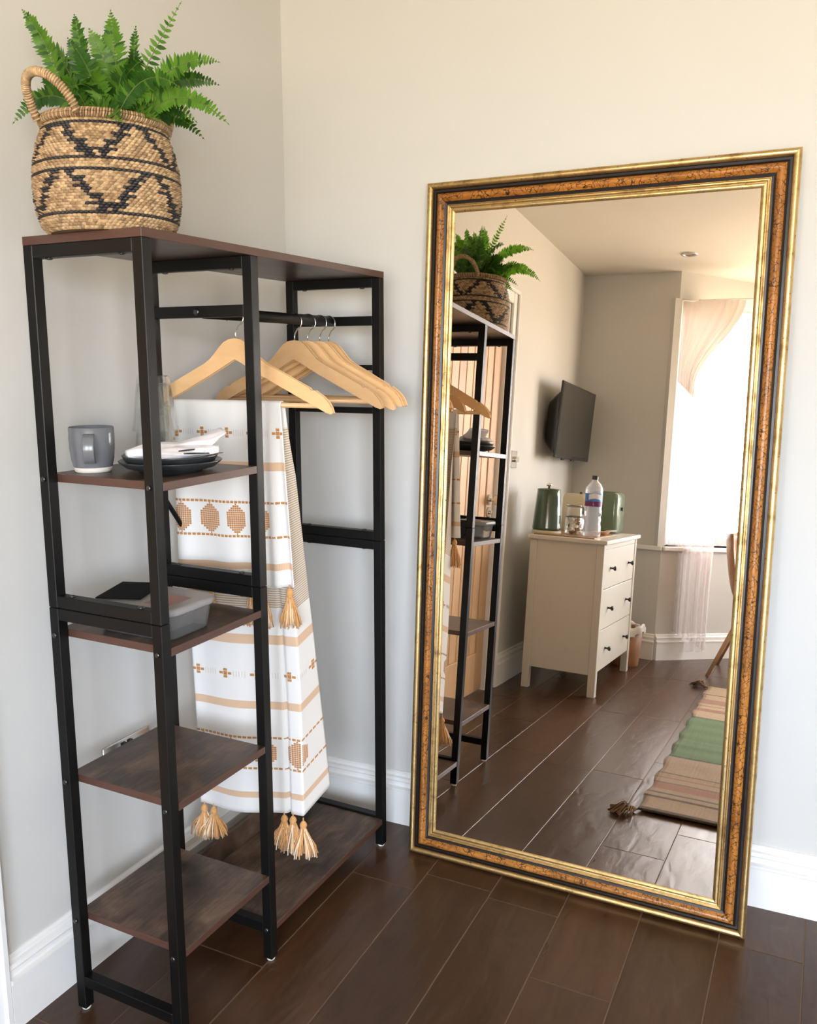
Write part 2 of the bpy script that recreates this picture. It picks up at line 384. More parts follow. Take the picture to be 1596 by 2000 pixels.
def along(a, b):
    ax, ay = a; bx, by = b; ln = math.hypot(bx-ax, by-ay); return math.atan2(by-ay, bx-ax), ln
def bay_wall(name, a, b, x0=0.02, x1=0.09):
    ang, ln = along(a, b)
    m = MB(); T = 0.24
    # local x along the wall, local y towards the room is +; wall thickness goes to -y
    m.box(0, ln, -T, 0, 0, SILL); m.box(0, ln, -T, 0, HEAD, HC)
    m.box(-0.03, x0, -T, 0, SILL, HEAD); m.box(ln-x1, ln+0.03, -T, 0, SILL, HEAD)
    o = struct(m.build(name, M['wall'])); o.location = (a[0], a[1], 0); o.rotation_euler = (0, 0, ang)
    return ang, ln
win_no = [0]
def window(a, b, x0=0.02, x1=0.09, blind=False):
    win_no[0] += 1
    ang, ln = along(a, b)
    t = empty('window_%d' % win_no[0], (a[0], a[1], 0), ang); struct(t)
    fr = MB(); w0, w1 = x0, ln-x1; yb, yf_ = -0.20, -0.14; fw_ = 0.05
    fr.box(w0, w0+fw_, yb, yf_, SILL, HEAD, 0.004); fr.box(w1-fw_, w1, yb, yf_, SILL, HEAD, 0.004)
    fr.box(w0+fw_, w1-fw_, yb, yf_, SILL, SILL+fw_, 0.004); fr.box(w0+fw_, w1-fw_, yb, yf_, HEAD-fw_, HEAD, 0.004)
    fr.build('window_frame', M['trim'], t)
    mid = (w0+w1)/2
    mu = MB(); mu.box(mid-0.025, mid+0.025, yb+0.005, yf_-0.005, SILL+fw_, HEAD-fw_, 0.003); mu.build('mullion', M['trim'], t)
    tr = MB(); tr.box(w0+fw_, mid-0.025, yb+0.008, yf_-0.008, 1.66, 1.70, 0.003); tr.box(mid+0.025, w1-fw_, yb+0.008, yf_-0.008, 1.66, 1.70, 0.003); tr.build('glazing_bar', M['trim'], t)
    for q0, q1 in ((w0+fw_, mid-0.025), (mid+0.025, w1-fw_)):
        for z0, z1 in ((SILL+fw_, 1.66), (1.70, HEAD-fw_)):
            p = MB(); p.box(q0, q1, -0.172, -0.168, z0, z1); p.build('pane', M['pane'], t)
    sl = MB(); sl.box(w0-0.015, w1+0.05, -0.14, 0.025, SILL-0.028, SILL, 0.006); sl.build('window_sill', M['trim'], t)
    if blind:
        b_ = MB(); b_.box(w0+0.02, w1-0.02, -0.12, -0.07, HEAD-0.035, HEAD-0.005, 0.003)
        bo = b_.build('blind_rail', M['trim'], t)
        sm_ = MB(); sm_.box(w0+0.025, w1-0.025, -0.1075, -0.0825, -0.0006, 0.0006); sme = sm_.mesh('blind_slat', M['trim'])
        nsl = 52
        for i in range(nsl):
            s_ = bpy.data.objects.new('blind_slat', sme); sc.collection.objects.link(s_); s_.parent = t
            s_.location = (0, 0, HEAD-0.05-i*0.0275)
        c = MB()
        for q in (w0+0.12, w1-0.12): c.tube([(q, -0.095, HEAD-0.03), (q, -0.095, SILL+0.04)], 0.0012, 5)
        c.build('blind_cord', M['trim'], t)
    return t
def skirting(name, a, b, n_in=True, x0=0, x1=0, th=0.0298, h=0.158, flip=1):
    """moulded skirting board; local x along, +y into the room"""
    ang, ln = along(a, b)
    prof = [(0, 0), (th*0.86, 0), (th*0.86, h*0.66), (th*1.0, h*0.68), (th*1.0, h*0.725), (th*0.62, h*0.74), (th*0.62, h*0.83), (th*0.72, h*0.86), (th*0.60, h*0.905), (th*0.34, h*0.92), (th*0.30, h*0.97), (th*0.14, h), (0, h)]
    m = MB(); n_ = len(prof)
    vs = [(x0, flip*p, z) for p, z in prof]+[(ln-x1, flip*p, z) for p, z in prof]
    m.add(vs, [(i, (i+1) % n_, (i+1) % n_+n_, i+n_) for i in range(n_)]+[tuple(range(n_)), tuple(range(2*n_-1, n_-1, -1))])
    o = struct(m.build(name, M['trim'])); o.location = (a[0], a[1], 0); o.rotation_euler = (0, 0, ang); return o
wl = bay_wall('wall_bay_left', K, P2); wc = bay_wall('wall_bay_centre', P2, P3); wr = bay_wall('wall_bay_right', P3, P4)
window(K, P2, blind=True); window(P2, P3); window(P3, P4)
skirting('baseboard_back', (XR, 0), (0.0, 0))
# left wall: two lengths either side of the door
def lwp(s): return (-s*0.0442, -s*0.999)
skirting('baseboard_left', lwp(0.0), lwp(1.086))
skirting('baseboard_left', lwp(2.076), lwp(3.42))
skirting('baseboard_far', (-0.152, YF), (K[0], YF))
skirting('baseboard_far', (P4[0], YF), (XR, YF))
skirting('baseboard_bay', K, P2); skirting('baseboard_bay', P2, P3); skirting('baseboard_bay', P3, P4)
skirting('baseboard_right', (XR, YF), (XR, 0))

m = MB(); m.box(-0.152, K[0]+0.005, YF, YF+0.020, SILL-0.028, SILL, 0.004); struct(m.build('trim_1', M['trim']))

# door in the left wall
dr = left_obj(struct(empty('door_1', (0, 0, 0))))
m = MB()
def arch(m, x0, x1, s0, s1, z0, z1): m.box(x0, x1, -s1, -s0, z0, z1, 0.004)
AW = 0.07
for s0, s1 in ((D0-AW, D0), (D1, D1+AW)):
    arch(m, 0, 0.014, s0, s1, 0, DH+AW); a_ = s0 if s0 < D0 else s1-0.018
    arch(m, 0.014, 0.026, a_, a_+0.018, 0, DH+AW)
arch(m, 0, 0.014, D0, D1, DH, DH+AW); arch(m, 0.014, 0.026, D0-AW, D1+AW, DH+AW-0.018, DH+AW)
m.build('architrave', M['trim'], dr)
m = MB(); arch(m, -0.14, 0, D0, D0+0.02, 0, DH); arch(m, -0.14, 0, D1-0.02, D1, 0, DH); arch(m, -0.14, 0, D0+0.02, D1-0.02, DH-0.02, DH)
m.build('door_lining', M['trim'], dr)
dl0, dl1, dz1, xd0, xd1 = D0+0.023, D1-0.023, DH-0.024, -0.062, -0.022
for s0, s1 in ((dl0, dl0+0.10), (dl1-0.10, dl1)):
    m = MB(); arch(m, xd0, xd1, s0, s1, 0.006, dz1); m.build('door_stile', M['oak_door'], dr)
for z0, z1 in ((0.006, 0.20), (dz1-0.10, dz1)):
    m = MB(); arch(m, xd0, xd1, dl0+0.10, dl1-0.10, z0, z1); m.build('door_rail', M['oak_door'], dr)
nb = 7; bw = (dl1-dl0-0.20)/nb
for i in range(nb):
    m = MB(); s0 = dl0+0.10+i*bw
    m.box(xd0+0.006, xd1-0.004, -(s0+bw-0.004), -(s0+0.0015), 0.20, dz1-0.10, 0.003); m.build('door_board', M['oak_door'], dr)
m = MB(); m.box(xd0+0.008, xd1-0.016, -(dl1-0.1), -(dl0+0.1), 0.2, dz1-0.1); m.build('door_backing', plain('groove_shadow_wood', (0.16, 0.08, 0.035, 1), 0.7), dr)
hs_ = 1.922
def disc_x(m, x0, x1, s, z, r, n=24, mi=None):
    vs = []
    for x in (x0, x1):
        for k in range(n): vs.append((x, -s+r*math.cos(2*PI*k/n), z+r*math.sin(2*PI*k/n)))
    m.add(vs, [tuple(range(n)), tuple(range(n, 2*n))]+[(k, (k+1) % n, (k+1) % n+n, k+n) for k in range(n)], mi)
m = MB(); disc_x(m, xd1, xd1+0.009, hs_, 0.950, 0.026); disc_x(m, xd1+0.009, xd1+0.04, hs_, 0.950, 0.009)
disc_x(m, xd1+0.035, xd1+0.058, hs_, 0.950, 0.025); hd = m.build('door_handle', M['chrome'], dr)
m = MB(); disc_x(m, xd1, xd1+0.008, hs_, 0.888, 0.026); disc_x(m, xd1+0.008, xd1+0.02, hs_, 0.888, 0.010); m.build('thumb_turn', M['chrome'], dr)

# ------------------------------------------------------------------ clothes rack
RZ = -0.0475; A0 = Vector((0.0883, -0.1255, 0)); RW, RL, RM, H = 0.2857, 0.8607, 0.5582, 1.584
TX, TY, BT, ZM = 0.0231, 0.0233, 0.0155, 0.887
def r2w(a, b, z): return Vector((A0.x+math.cos(RZ)*a-math.sin(RZ)*b, A0.y+math.sin(RZ)*a+math.cos(RZ)*b, z))
rack = empty('clothes_rack', A0, RZ, 'tall open clothes rack of black metal tube with dark wood shelves in the corner', 'clothes rack')
def rbox(name, a0, a1, b0, b1, z0, z1, mat=None, bev=0.0012, parent=None):
    m = MB(); m.box(a0, a1, b0, b1, z0, z1, bev); return m.build(name, mat or M['black_metal'], parent or rack)
frames = {'near': -RL, 'mid': -RM, 'far': -TY}     # near face of each frame in b
def bolt(parent, a, b, z, axis='b', r=0.0052, sgn=-1):
    m = MB(); n = 14
    prof = [(r, 0), (r, 0.0012), (r*0.85, 0.0026), (r*0.4, 0.0032), (0.0001, 0.0030)]
    m.lathe(prof, n=n)
    o = m.build('bolt', M['dark_steel'], parent)
    o.location = (a, b, z)
    o.rotation_euler = {'b': (PI/2 if sgn < 0 else -PI/2, 0, 0), 'z': (PI if sgn < 0 else 0, 0, 0), 'a': (0, PI/2, 0)}[axis]
    return o
for fn, b in frames.items():
    for a in (0, RW-TX):
        off = 0.0006
        rbox('upper_post', a, a+TX, b, b+TY, ZM+0.0004, H-BT)
        lp = rbox('lower_post', a+off, a+TX+off, b-off, b+TY-off, 0.007, ZM-0.0004)
        g = MB(); g.lathe([(0.0085, 0), (0.0098, 0.003), (0.0098, 0.0072)], a+TX/2+off, b+TY/2, 0, 18); g.build('foot_glide', M['glide'], lp)
    bars = [(H-BT-0.0235, H-BT), (ZM+0.0006, ZM+0.0245), (ZM-0.0245, ZM-0.0006)]
    bars.append((0.060, 0.0835) if fn == 'near' else (0.070, 0.0935))
    if fn != 'near': bars.append((1.4500, 1.4735))
    if fn == 'far': bars += [(1.336, 1.350), (1.2245, 1.240)]
    for z0, z1 in bars:
        br = rbox('cross_bar', TX, RW-TX, b+0.0004, b+TY-0.0004, z0, z1)
        if z1 == H-BT or abs(z0-ZM) < 0.03 or abs(z1-ZM) < 0.03:
            low = not (z1 > ZM+0.001 and z0 < ZM+0.01)
            for a in (TX+0.030, RW-TX-0.034):
                bolt(br, a, b+TY/2, z0 if low else z1, 'z', 0.0065, -1 if low else 1)
        if abs(z0-1.45) < 1e-6 and fn == 'mid': bolt(br, RW/2, b, 1.4615, 'b', 0.0075)
# rail for the hangers
m = MB(); m.tube([(RW/2, -RM+TY, 1.4615), (RW/2, -TY, 1.4615)], 0.0130, 20); m.build('hanging_rail', M['black_metal'], rack)
# boards
def board(name, a0, a1, b0, b1, z0, z1, mat, inset=None):
    m = MB(); m.box(a0, a1, b0, b1, z0, z1, 0.0006)
    for i in range(len(m.f)):
        f = m.f[i]; nz = max(abs(m.v[j][2]-m.v[f[0]][2]) for j in f)
        m.mi[i] = 0 if nz < 1e-6 else 1
    return m.build(name, [mat, M['shelf_edge']], rack)
board('top_board', 0, RW, -RL, 0, H-BT, H, M['top_wood'])
for z in (1.132, 0.823, 0.514, 0.2030):
    sh = board('shelf', 0, RW, -RL+TY+0.0006, -RM-0.0008, z, z+BT, M['shelf_wood'])
    for a in (TX/2, RW-TX/2): bolt(sh, a, -RL-0.0004, z+BT/2)
bb = board('bottom_board', 0, RW, -RM+TY+0.0008, -TY-0.0008, 0.0720, 0.0875, M['shelf_wood'])
bolt(bb, RW-TX/2, -RM-0.0004, 0.080)
rbox('back_panel', 0.001, 0.014, -RM+TY+0.001, -TY-0.001, 0.0876, 0.150, M['shelf_wood'], 0.0006)
# cross brace on the wall side
for (b0, z0, b1, z1) in ((-0.010, 1.100, -0.30, 0.902), (-RM+TY-0.006, 1.088, -0.405, 0.902)):
    m = MB(); aa = -0.007
    m.tube([(aa, b0, z0), (aa, b1, z1)], 0.0055, 8); m.build('brace', M['black_metal'], rack)

# ------------------------------------------------------------------ hangers
def hanger_parts(root, RH):
    k = RH/0.24
    top = [(0, 0), (0.015, -0.0025), (0.028, -0.009), (0.040, -0.0205), (0.052, -0.0335), (0.064, -0.0455), (0.080, -0.0560), (0.110, -0.0705), (0.150, -0.0905), (0.183, -0.1065),
           (0.187, -0.1115), (0.192, -0.1135), (0.197, -0.1120), (0.205, -0.1175), (0.218, -0.1260), (0.229, -0.1370), (0.236, -0.1480), (0.240, -0.1590)]
    bot = [(0.236, -0.1600), (0.225, -0.1570), (0.190, -0.1395), (0.150, -0.1200), (0.110, -0.1000), (0.070, -0.0800), (0.040, -0.0640), (0.015, -0.0500), (0, -0.0430)]
    half = [(x*k, z) for x, z in top+bot]
    poly = half+[(-x, z) for x, z in reversed(half[1:-1])]
    m = MB(); n = len(poly); th = 0.0062
    def off(p, i, d):
        a = Vector(poly[i-1]); c = Vector(poly[(i+1) % n]); t_ = (c-a).normalized(); nn = Vector((t_.y, -t_.x)); q = Vector(p)-nn*d*-1
        return (q.x, q.y)
    inner = [off(poly[i], i, -0.0016) for i in range(n)]
    # four rings: rounded edges
    rings = [(inner, -th), (poly, -th+0.0018), (poly, th-0.0018), (inner, th)]
    vs = [(u, d, v) for ring, d in rings for u, v in ring]; fs = []
    for r_ in range(3): fs += [(r_*n+i, r_*n+(i+1) % n, (r_+1)*n+(i+1) % n, (r_+1)*n+i) for i in range(n)]
    h = len(half)
    def cap(base, flip):
        # strip caps between top and bottom outlines, both halves
        out = []
        nt_ = len(top); nbm = len(bot)
        T = list(range(nt_)); B = list(range(nt_+nbm-1, nt_-1, -1))
        ks = max(len(T), len(B))
        for side in (0, 1):
            def ix(i): 
                if side == 0 or i == 0 or i == h-1: return i
                return n-i
            i = j = 0; TT = [ix(q) for q in T]; BB = [ix(q) for q in B]
            while i < len(TT)-1 or j < len(BB)-1:
                if j >= len(BB)-1 or (i < len(TT)-1 and abs(poly[TT[i+1]][0]) <= abs(poly[BB[j+1]][0])): out.append((base+TT[i], base+TT[i+1], base+BB[j])); i += 1
                else: out.append((base+TT[i], base+BB[j+1], base+BB[j])); j += 1
        return out
    fs += cap(0, False)+cap(3*n, True)
    m.add(vs, fs, 0, False); m.build('hanger_arms', M['beech'], root)
    b = MB(); b.tube([(-0.205*k, 0, -0.1440), (0.205*k, 0, -0.1440)], 0.0058, 12); b.build('trouser_bar', M['beech'], root)
    hk = MB(); pts = [(0, 0, -0.012), (0, 0, 0.010), (0.0015, 0, 0.0165), (0.0085, 0, 0.0285)]
    cz_, rr = 0.0455, 0.0205
    for i in range(17):
        a = math.radians(-42+i*15); pts.append((rr*math.cos(a), 0, cz_+rr*math.sin(a)))
    hk.tube(pts, 0.0016, 8); hk.build('hook', M['steel_wire'], root)
HZ = 1.409
proto = None
hl = ['wooden coat hanger nearest the camera, with the blanket over its bar', 'wooden coat hanger, first of the four bunched near the far end of the rail',
      'wooden coat hanger, second of the four bunched near the far end of the rail', 'wooden coat hanger, third of the four bunched near the far end of the rail',
      'wooden coat hanger last on the rail, closest to the far frame']
for i, (b, th, dz) in enumerate(((-0.431, -0.14, 0.0), (-0.198, -0.10, 0.0), (-0.140, -0.20, -0.004), (-0.083, -0.05, 0), (-0.039, 0.06, 0))):
    if i == 0:
        proto = empty('coat_hanger', (0, 0, 0)); hanger_parts(proto, 0.2335); o = proto
    else: o = copy_tree(proto)
    o.location = r2w(RW/2, b, HZ); o.rotation_euler = (0, 0 if i != 2 else 0.03, RZ-th)
    tag(o, hl[i], 'coat hanger', 'wooden hangers on the rail')
H1 = proto

# ------------------------------------------------------------------ blanket draped over the first hanger's bar
bl = empty('blanket', r2w(RW/2, -0.431, 0.28), RZ+0.13, 'white woven throw with ochre bands, stitched motifs and tassels hanging on the front hanger', 'blanket')
# local frame: x across (0 = hanger centre), y thickness (- towards camera), z from 0.28 up
ZB = 0.28; ZBAR = HZ-0.1440-ZB                      # bar centre in local z
def lerp(a, b, t): return a+(b-a)*t
def sstep(t): t = max(0, min(1, t)); return t*t*(3-2*t)
FZ0 = 0.572; RB = 0.0085
LF = ZBAR-FZ0; LBk = ZBAR-0.0
def cloth(u, s):
    """u 0..1 across, s length from the front hem: 0..LF front, then over the bar, then down to LF+pi*RB+LBk"""
    arc = PI*RB
    fold = sstep((u-0.66)/0.34)
    if s <= LF:
        z = FZ0+s; t = 1-s/LF                         # t: 0 at bar, 1 at hem
        x0 = lerp(-0.167, -0.158, t); x1 = lerp(0.112, 0.137, t)
        x = lerp(x0, x1, u) - 0.006*math.sin(u*9+1)*t
        y = -RB - 0.006*t*math.sin(u*17+0.5) - fold*t*0.020*(0.5-0.5*math.cos(u*46)) - 0.004*t
        z += -0.012*t*math.sin(u*3.2)*0 - 0.020*t*t*(1-u)*0.4 + fold*t*0.006
        return Vector((x, y, z))
    s2 = s-LF
    if s2 < arc:
        a = s2/RB; x = lerp(-0.167, 0.112, u)
        return Vector((x, -RB*math.cos(a), ZBAR+RB*math.sin(a)))
    d = s2-arc; t = d/LBk; z = ZBAR-d
    x0 = lerp(-0.167, -0.150, sstep(t*1.1)); x1 = lerp(0.114, 0.158, t)
    # the last fifth of the width folds away from the camera
    uu = u; bend = 0.80
    xr = lerp(0.106, 0.134, sstep(t*1.3)); xm = lerp(x0, xr, uu/bend) if uu < bend else lerp(xr, x1, (uu-bend)/(1-bend))
    y = RB+0.003*math.sin(u*11+1.0)*t*2
    if uu > bend: y += (uu-bend)/(1-bend)*(0.012+0.092*t)*min(1, t*6)
    # crease
    y += 0.012*t*math.exp(-((uu-0.69)/0.012)**2)
    y += -0.010*t*math.sin(u*5.0)
    zz = z + (0.030*(uu-bend)/(1-bend)*t if uu > bend else 0) + t*(0.016*u-0.010)
    return Vector((xm, y, zz))
LT = LF+PI*RB+LBk
def cloth_mat():
    t = NT('woven_blanket'); b = t.bsdf(Roughness=0.9); b.inputs['Sheen Weight'].default_value = 0.25; b.inputs['Specular IOR Level'].default_value = 0.1
    at = t.n('ShaderNodeUVMap'); at.uv_map = 'cloth'
    sp = t.n('ShaderNodeSeparateXYZ'); t.l(at.outputs[0], sp.inputs[0])
    U, V = sp.outputs[0], sp.outputs[1]                # metres across, metres from the nearest hem
    base = (0.74, 0.715, 0.68, 1); band = (0.60, 0.385, 0.235, 1)
    # wide band positions (metres from the hem): constant ramp over 0..1
    st = [(0.0, (0, 0, 0, 1))]
    for c0, c1 in ((0.036, 0.054), (0.262, 0.283), (0.424, 0.446)): st += [(c0, (1, 1, 1, 1)), (c1, (0, 0, 0, 1))]
    msk = t.ramp(V, st, 'CONSTANT')
    wv = t.n('ShaderNodeTexWave'); wv.inputs['Scale'].default_value = 1; cb = t.n('ShaderNodeCombineXYZ'); t.l(t.math('MULTIPLY', U, 120.0), cb.inputs[0]); t.l(cb.outputs[0], wv.inputs['Vector'])
    ribc = t.mix(wv.outputs['Fac'], (0.68, 0.49, 0.34, 1), band)
    c1 = t.mix(msk, base, ribc)
    # ribbed stripes between 0.52 and the fold on the long side
    m2 = t.ramp(V, [(0.0, (0, 0, 0, 1)), (0.515, (1, 1, 1, 1)), (0.93, (0, 0, 0, 1))], 'CONSTANT')
    st2 = t.n('ShaderNodeTexWave', bands_direction='Y'); st2.inputs['Scale'].default_value = 1; cb2 = t.n('ShaderNodeCombineXYZ'); t.l(t.math('MULTIPLY', V, 58.0), cb2.inputs[1]); t.l(cb2.outputs[0], st2.inputs['Vector'])
    c2 = t.ramp(st2.outputs['Fac'], [(0.40, (0.66, 0.61, 0.53, 1)), (0.65, (0.42, 0.30, 0.20, 1))])
    c3 = t.mix(m2, c1, c2)
    vv = t.coord(); nz = t.noise(vv, 900, 2); t.l(c3, b.inputs['Base Color'])
    wf = t.n('ShaderNodeTexWave'); wf.inputs['Scale'].default_value = 1; cb3 = t.n('ShaderNodeCombineXYZ'); t.l(t.math('MULTIPLY', U, 200.0), cb3.inputs[0]); t.l(cb3.outputs[0], wf.inputs['Vector'])
    t.l(t.bump(t.mix(0.5, nz, wf.outputs['Fac']), 0.25, 0.0008), b.inputs['Normal'])
    return t.done(b.outputs[0])
NU, NV = 90, 150
m = MB(); uvs = []
sv = [j/NV*LT for j in range(NV+1)]
# densify around the bar
sv = sorted(set([LF*j/52 for j in range(53)]+[LF+PI*RB*j/10 for j in range(11)]+[LF+PI*RB+LBk*j/96 for j in range(97)]))
WIDE = 0.33
for s in sv:
    for i in range(NU+1):
        u = i/NU; p = cloth(u, s); m.v.append(tuple(p)); uvs.append((u*WIDE, s if s < LF+PI*RB/2 else LT-s))
for j in range(len(sv)-1):
    for i in range(NU):
        a = j*(NU+1)+i; m.f.append((a, a+1, a+NU+2, a+NU+1)); m.mi.append(0); m.sm.append(True)
co = m.build('woven_cloth', cloth_mat(), bl, fix=False)
uvl = co.data.uv_layers.new(name='cloth')
for lp_ in co.data.loops: uvl.data[lp_.index].uv = uvs[lp_.vertex_index]
sol = co.modifiers.new('thickness', 'SOLIDIFY'); sol.thickness = 0.0022; sol.offset = 0
# embroidery: raised stitches, following the cloth on both faces
emb = MB()
def stitch(u, v, du, dv, back, mi=0):
    """patch centred at (u metres across, v metres from hem) of the front (back=False) or long flap"""
    e = 0.0018
    def P(uu, vv):
        s = vv if not back else LT-vv
        return cloth(max(0, min(1, uu/WIDE)), s)
    c = [P(u-du, v-dv), P(u+du, v-dv), P(u+du, v+dv), P(u-du, v+dv)]
    nrm = (c[1]-c[0]).cross(c[3]-c[0])
    if nrm.length < 1e-12: return
    nrm.normalize()
    mid_ = P(u, v)
    for sg in (-1, 1):
        emb.add([tuple(q+nrm*sg*e*0.70) for q in c]+[tuple(mid_+nrm*sg*(e+0.0005))], [(0, 1, 4), (1, 2, 4), (2, 3, 4), (3, 0, 4)], mi, False)
for back in (False, True):
    for v0 in (0.115, 0.193):                         # dashed rows
        q = 0.004
        while q < WIDE: stitch(q, v0, 0.0045, 0.0027, back); q += 0.0115
    cu = 0.018
    while cu < WIDE:                                  # lozenges of stacked short stitches
        cols_ = 9
        for ci in range(cols_):
            hh = (3, 4, 5, 6, 6, 6, 5, 4, 3)[ci]
            for r_ in range(-hh, hh+1):
                stitch(cu+(ci-4)*0.0061, 0.154+r_*0.0049, 0.00275, 0.0021, back, 0)
        stitch(cu, 0.154+0.034, 0.002, 0.0018, back); stitch(cu, 0.154-0.034, 0.002, 0.0018, back)
        cu += 0.0785
    cu = 0.014
    while cu < WIDE:                                  # little crosses
        for dx_, dz_, ww, hh in ((0, 0, 0.0050, 0.0046), (-0.0112, 0, 0.0046, 0.0030), (0.0112, 0, 0.0046, 0.0030), (0, 0.0086, 0.0050, 0.0030), (0, -0.0086, 0.0050, 0.0030)):
            stitch(cu+dx_, 0.350+dz_, ww, hh, back)
        for j in range(5): stitch(cu+0.021+j*0.0068, 0.350, 0.00045, 0.0075, back, 1)
        cu += 0.0755
M['ochre'] = plain('ochre_thread', (0.46, 0.20, 0.050, 1), 0.8, var=0.15, scale=300, sheen=0.2)
M['pale_thread'] = plain('pale_thread', (0.50, 0.44, 0.36, 1), 0.8)
eo = emb.build('embroidery_stitches', [M['ochre'], M['pale_thread']], bl, fix=False); eo['kind'] = 'stuff'
M['tassel_a'] = plain('ochre_yarn', (0.62, 0.31, 0.10, 1), 0.75, var=0.15, scale=200, sheen=0.3)
M['tassel_b'] = plain('cream_yarn', (0.82, 0.66, 0.48, 1), 0.75, sheen=0.3)
def tassel(parent, p, L=0.088, spread=0.022, seed=0, name='tassel', mats=None, rz=0.0):
    rnd = random.Random(seed); m = MB()
    p = Vector(p)
    m.tube([p+Vector((0, 0, 0.010)), p+Vector((0, 0, -0.002))], 0.0016, 6)
    m.lathe([(0.0005, 0.002), (0.0045, 0.0), (0.0082, -0.006), (0.0088, -0.011), (0.0062, -0.0165), (0.0060, -0.0185)], p.x, p.y, p.z, 14, caps=False)
    for i in range(110):
        a = rnd.random()*2*PI; q = math.sqrt(rnd.random()); r1 = 0.0058*q; r2 = spread*(0.35+0.65*q)*(0.8+0.4*rnd.random()); l_ = L*(0.86+0.18*rnd.random())
        ca, sa = math.cos(a), math.sin(a)
        pts = []
        for j in range(5):
            f_ = j/4; rr = lerp(r1, r2, sstep(f_)**0.8)+0.0015*math.sin(f_*7+i)
            pts.append(p+Vector((ca*rr, sa*rr*0.75, -0.0165-(l_-0.0165)*f_)))
        m.tube(pts, 0.0016, 4, mi=1 if i % 5 == 0 else 0, caps=True)
    return m.build(name, mats or [M['tassel_a'], M['tassel_b']], parent, fix=False)
def hemz(u, back): return cloth(u, LT if back else 0.0)
for i, (u, back) in enumerate(((0.145, False), (0.25, False), (0.615, False), (0.775, False), (0.955, False))):
    p = hemz(u, back); tassel(bl, (p.x, p.y-0.004*(i == 4), p.z-0.006), 0.088, 0.024 if i == 4 else 0.018, 10+i)
for i, (u, L_) in enumerate(((0.03, 0.074), (0.115, 0.070), (0.655, 0.072), (0.72, 0.082), (0.80, 0.080))):
    p = hemz(u, True); tassel(bl, (p.x, p.y-0.001, p.z-0.006-(0.008 if i == 4 else 0)), L_*1.06, 0.034, 30+i)

# ------------------------------------------------------------------ basket with fern
BK = r2w(0.146, -0.788, H)
basket = empty('basket', BK, RZ, 'round woven seagrass basket with black zigzag pattern on top of the rack', 'basket')
prof = [(0.105, 0.0), (0.1135, 0.010), (0.1205, 0.030), (0.1245, 0.058), (0.1250, 0.088), (0.1225, 0.118), (0.1165, 0.145), (0.1095, 0.165), (0.1040, 0.178), (0.1025, 0.184)]
def prof_r(z):
    for (r0, z0), (r1, z1) in zip(prof, prof[1:]):
        if z <= z1: 
            t = (z-z0)/(z1-z0); return r0+(r1-r0)*t
    return prof[-1][0]
ROWS, COLS = 40, 84
BH = 0.184
def black(col, row):
    """pattern rows counted from the base (0..39)"""
    if row in (5, 20, 24, 37): return True
    for lo, hi in ((6, 19), (25, 36)):
        if lo <= row <= hi:
            ph = (row-lo)/(hi-lo)
            per = COLS/5.0; c = (col+(3 if lo == 6 else 5)) % per
            # zigzag: two slanting strokes of steps per repeat
            for cc in (per*0.30*(1-ph)+per*0.12*ph*0+2.0*0, per*0.52+ph*per*0.42):
                tgt = cc
                if lo == 6 and False: pass
            left = per*0.44-ph*per*0.36; right = per*0.56+ph*per*0.33
            stepw = (0.6, 1.1, 1.7)[(row-lo) % 3]; left += 0.5*((row-lo)//3 % 2)
            if abs(c-left) < stepw or abs(c-right) < stepw: return True
    return False
bm_ = MB()
for r_ in range(ROWS):
    z0, z1 = BH*r_/ROWS, BH*(r_+1)/ROWS
    for c in range(COLS):
        a0 = 2*PI*(c+0.5*(r_ % 2))/COLS; a1 = a0+2*PI/COLS
        jit = 0.9+0.35*R(); vs = []
        mi = 2 if black(c, r_) else (0 if R() < 0.6 else 1)
        for i in range(4):
            f_ = i/3; aa = lerp(a0-0.10*(a1-a0), a1+0.10*(a1-a0), f_); bul = math.sin(PI*f_)
            for j, (zf, g) in enumerate(((-0.08, 0.0), (0.5, 1.0), (1.08, 0.0))):
                zz = lerp(z0, z1, zf); rr = prof_r(max(0, min(BH, zz)))-0.0040+0.0075*bul**0.7*(0.2+0.8*g)*jit
                vs.append((rr*math.cos(aa), rr*math.sin(aa), zz))
        fs = [(i*3+j, (i+1)*3+j, (i+1)*3+j+1, i*3+j+1) for i in range(3) for j in range(2)]
        bm_.add(vs, fs, mi, True)
M['grass_a'] = plain('seagrass_light', (0.43, 0.295, 0.160, 1), 0.6, var=0.4, scale=110)
M['grass_b'] = plain('seagrass_mid', (0.27, 0.170, 0.085, 1), 0.6, var=0.4, scale=110)
M['grass_black'] = plain('seagrass_dyed_black', (0.014, 0.012, 0.014, 1), 0.55, var=0.3, scale=110)
inner = [(0.002, 0.004)]+[(max(0.01, r-0.006), z) for r, z in prof]
bm_.lathe(inner, n=48, mi=3, caps=False)
bo = bm_.build('woven_body', [M['grass_a'], M['grass_b'], M['grass_black'], plain('seagrass_core', (0.10, 0.06, 0.03, 1), 0.8)], basket, fix=False)
rim = MB()
for i in range(150):                                  # wrapped rim
    a = 2*PI*i/150; pts = []
    for j in range(9):
        b = 2*PI*j/8; rr = 0.0066; tw = (b/(2*PI)-0.5)*2*PI/150*2.2
        pts.append(((0.1045+rr*math.cos(b))*math.cos(a+tw), (0.1045+rr*math.cos(b))*math.sin(a+tw), 0.187+rr*math.sin(b)))
    rim.tube(pts, 0.0023, 4, mi=i % 2, caps=False)
rim.build('rim', [M['grass_a'], M['grass_b']], basket, fix=False)
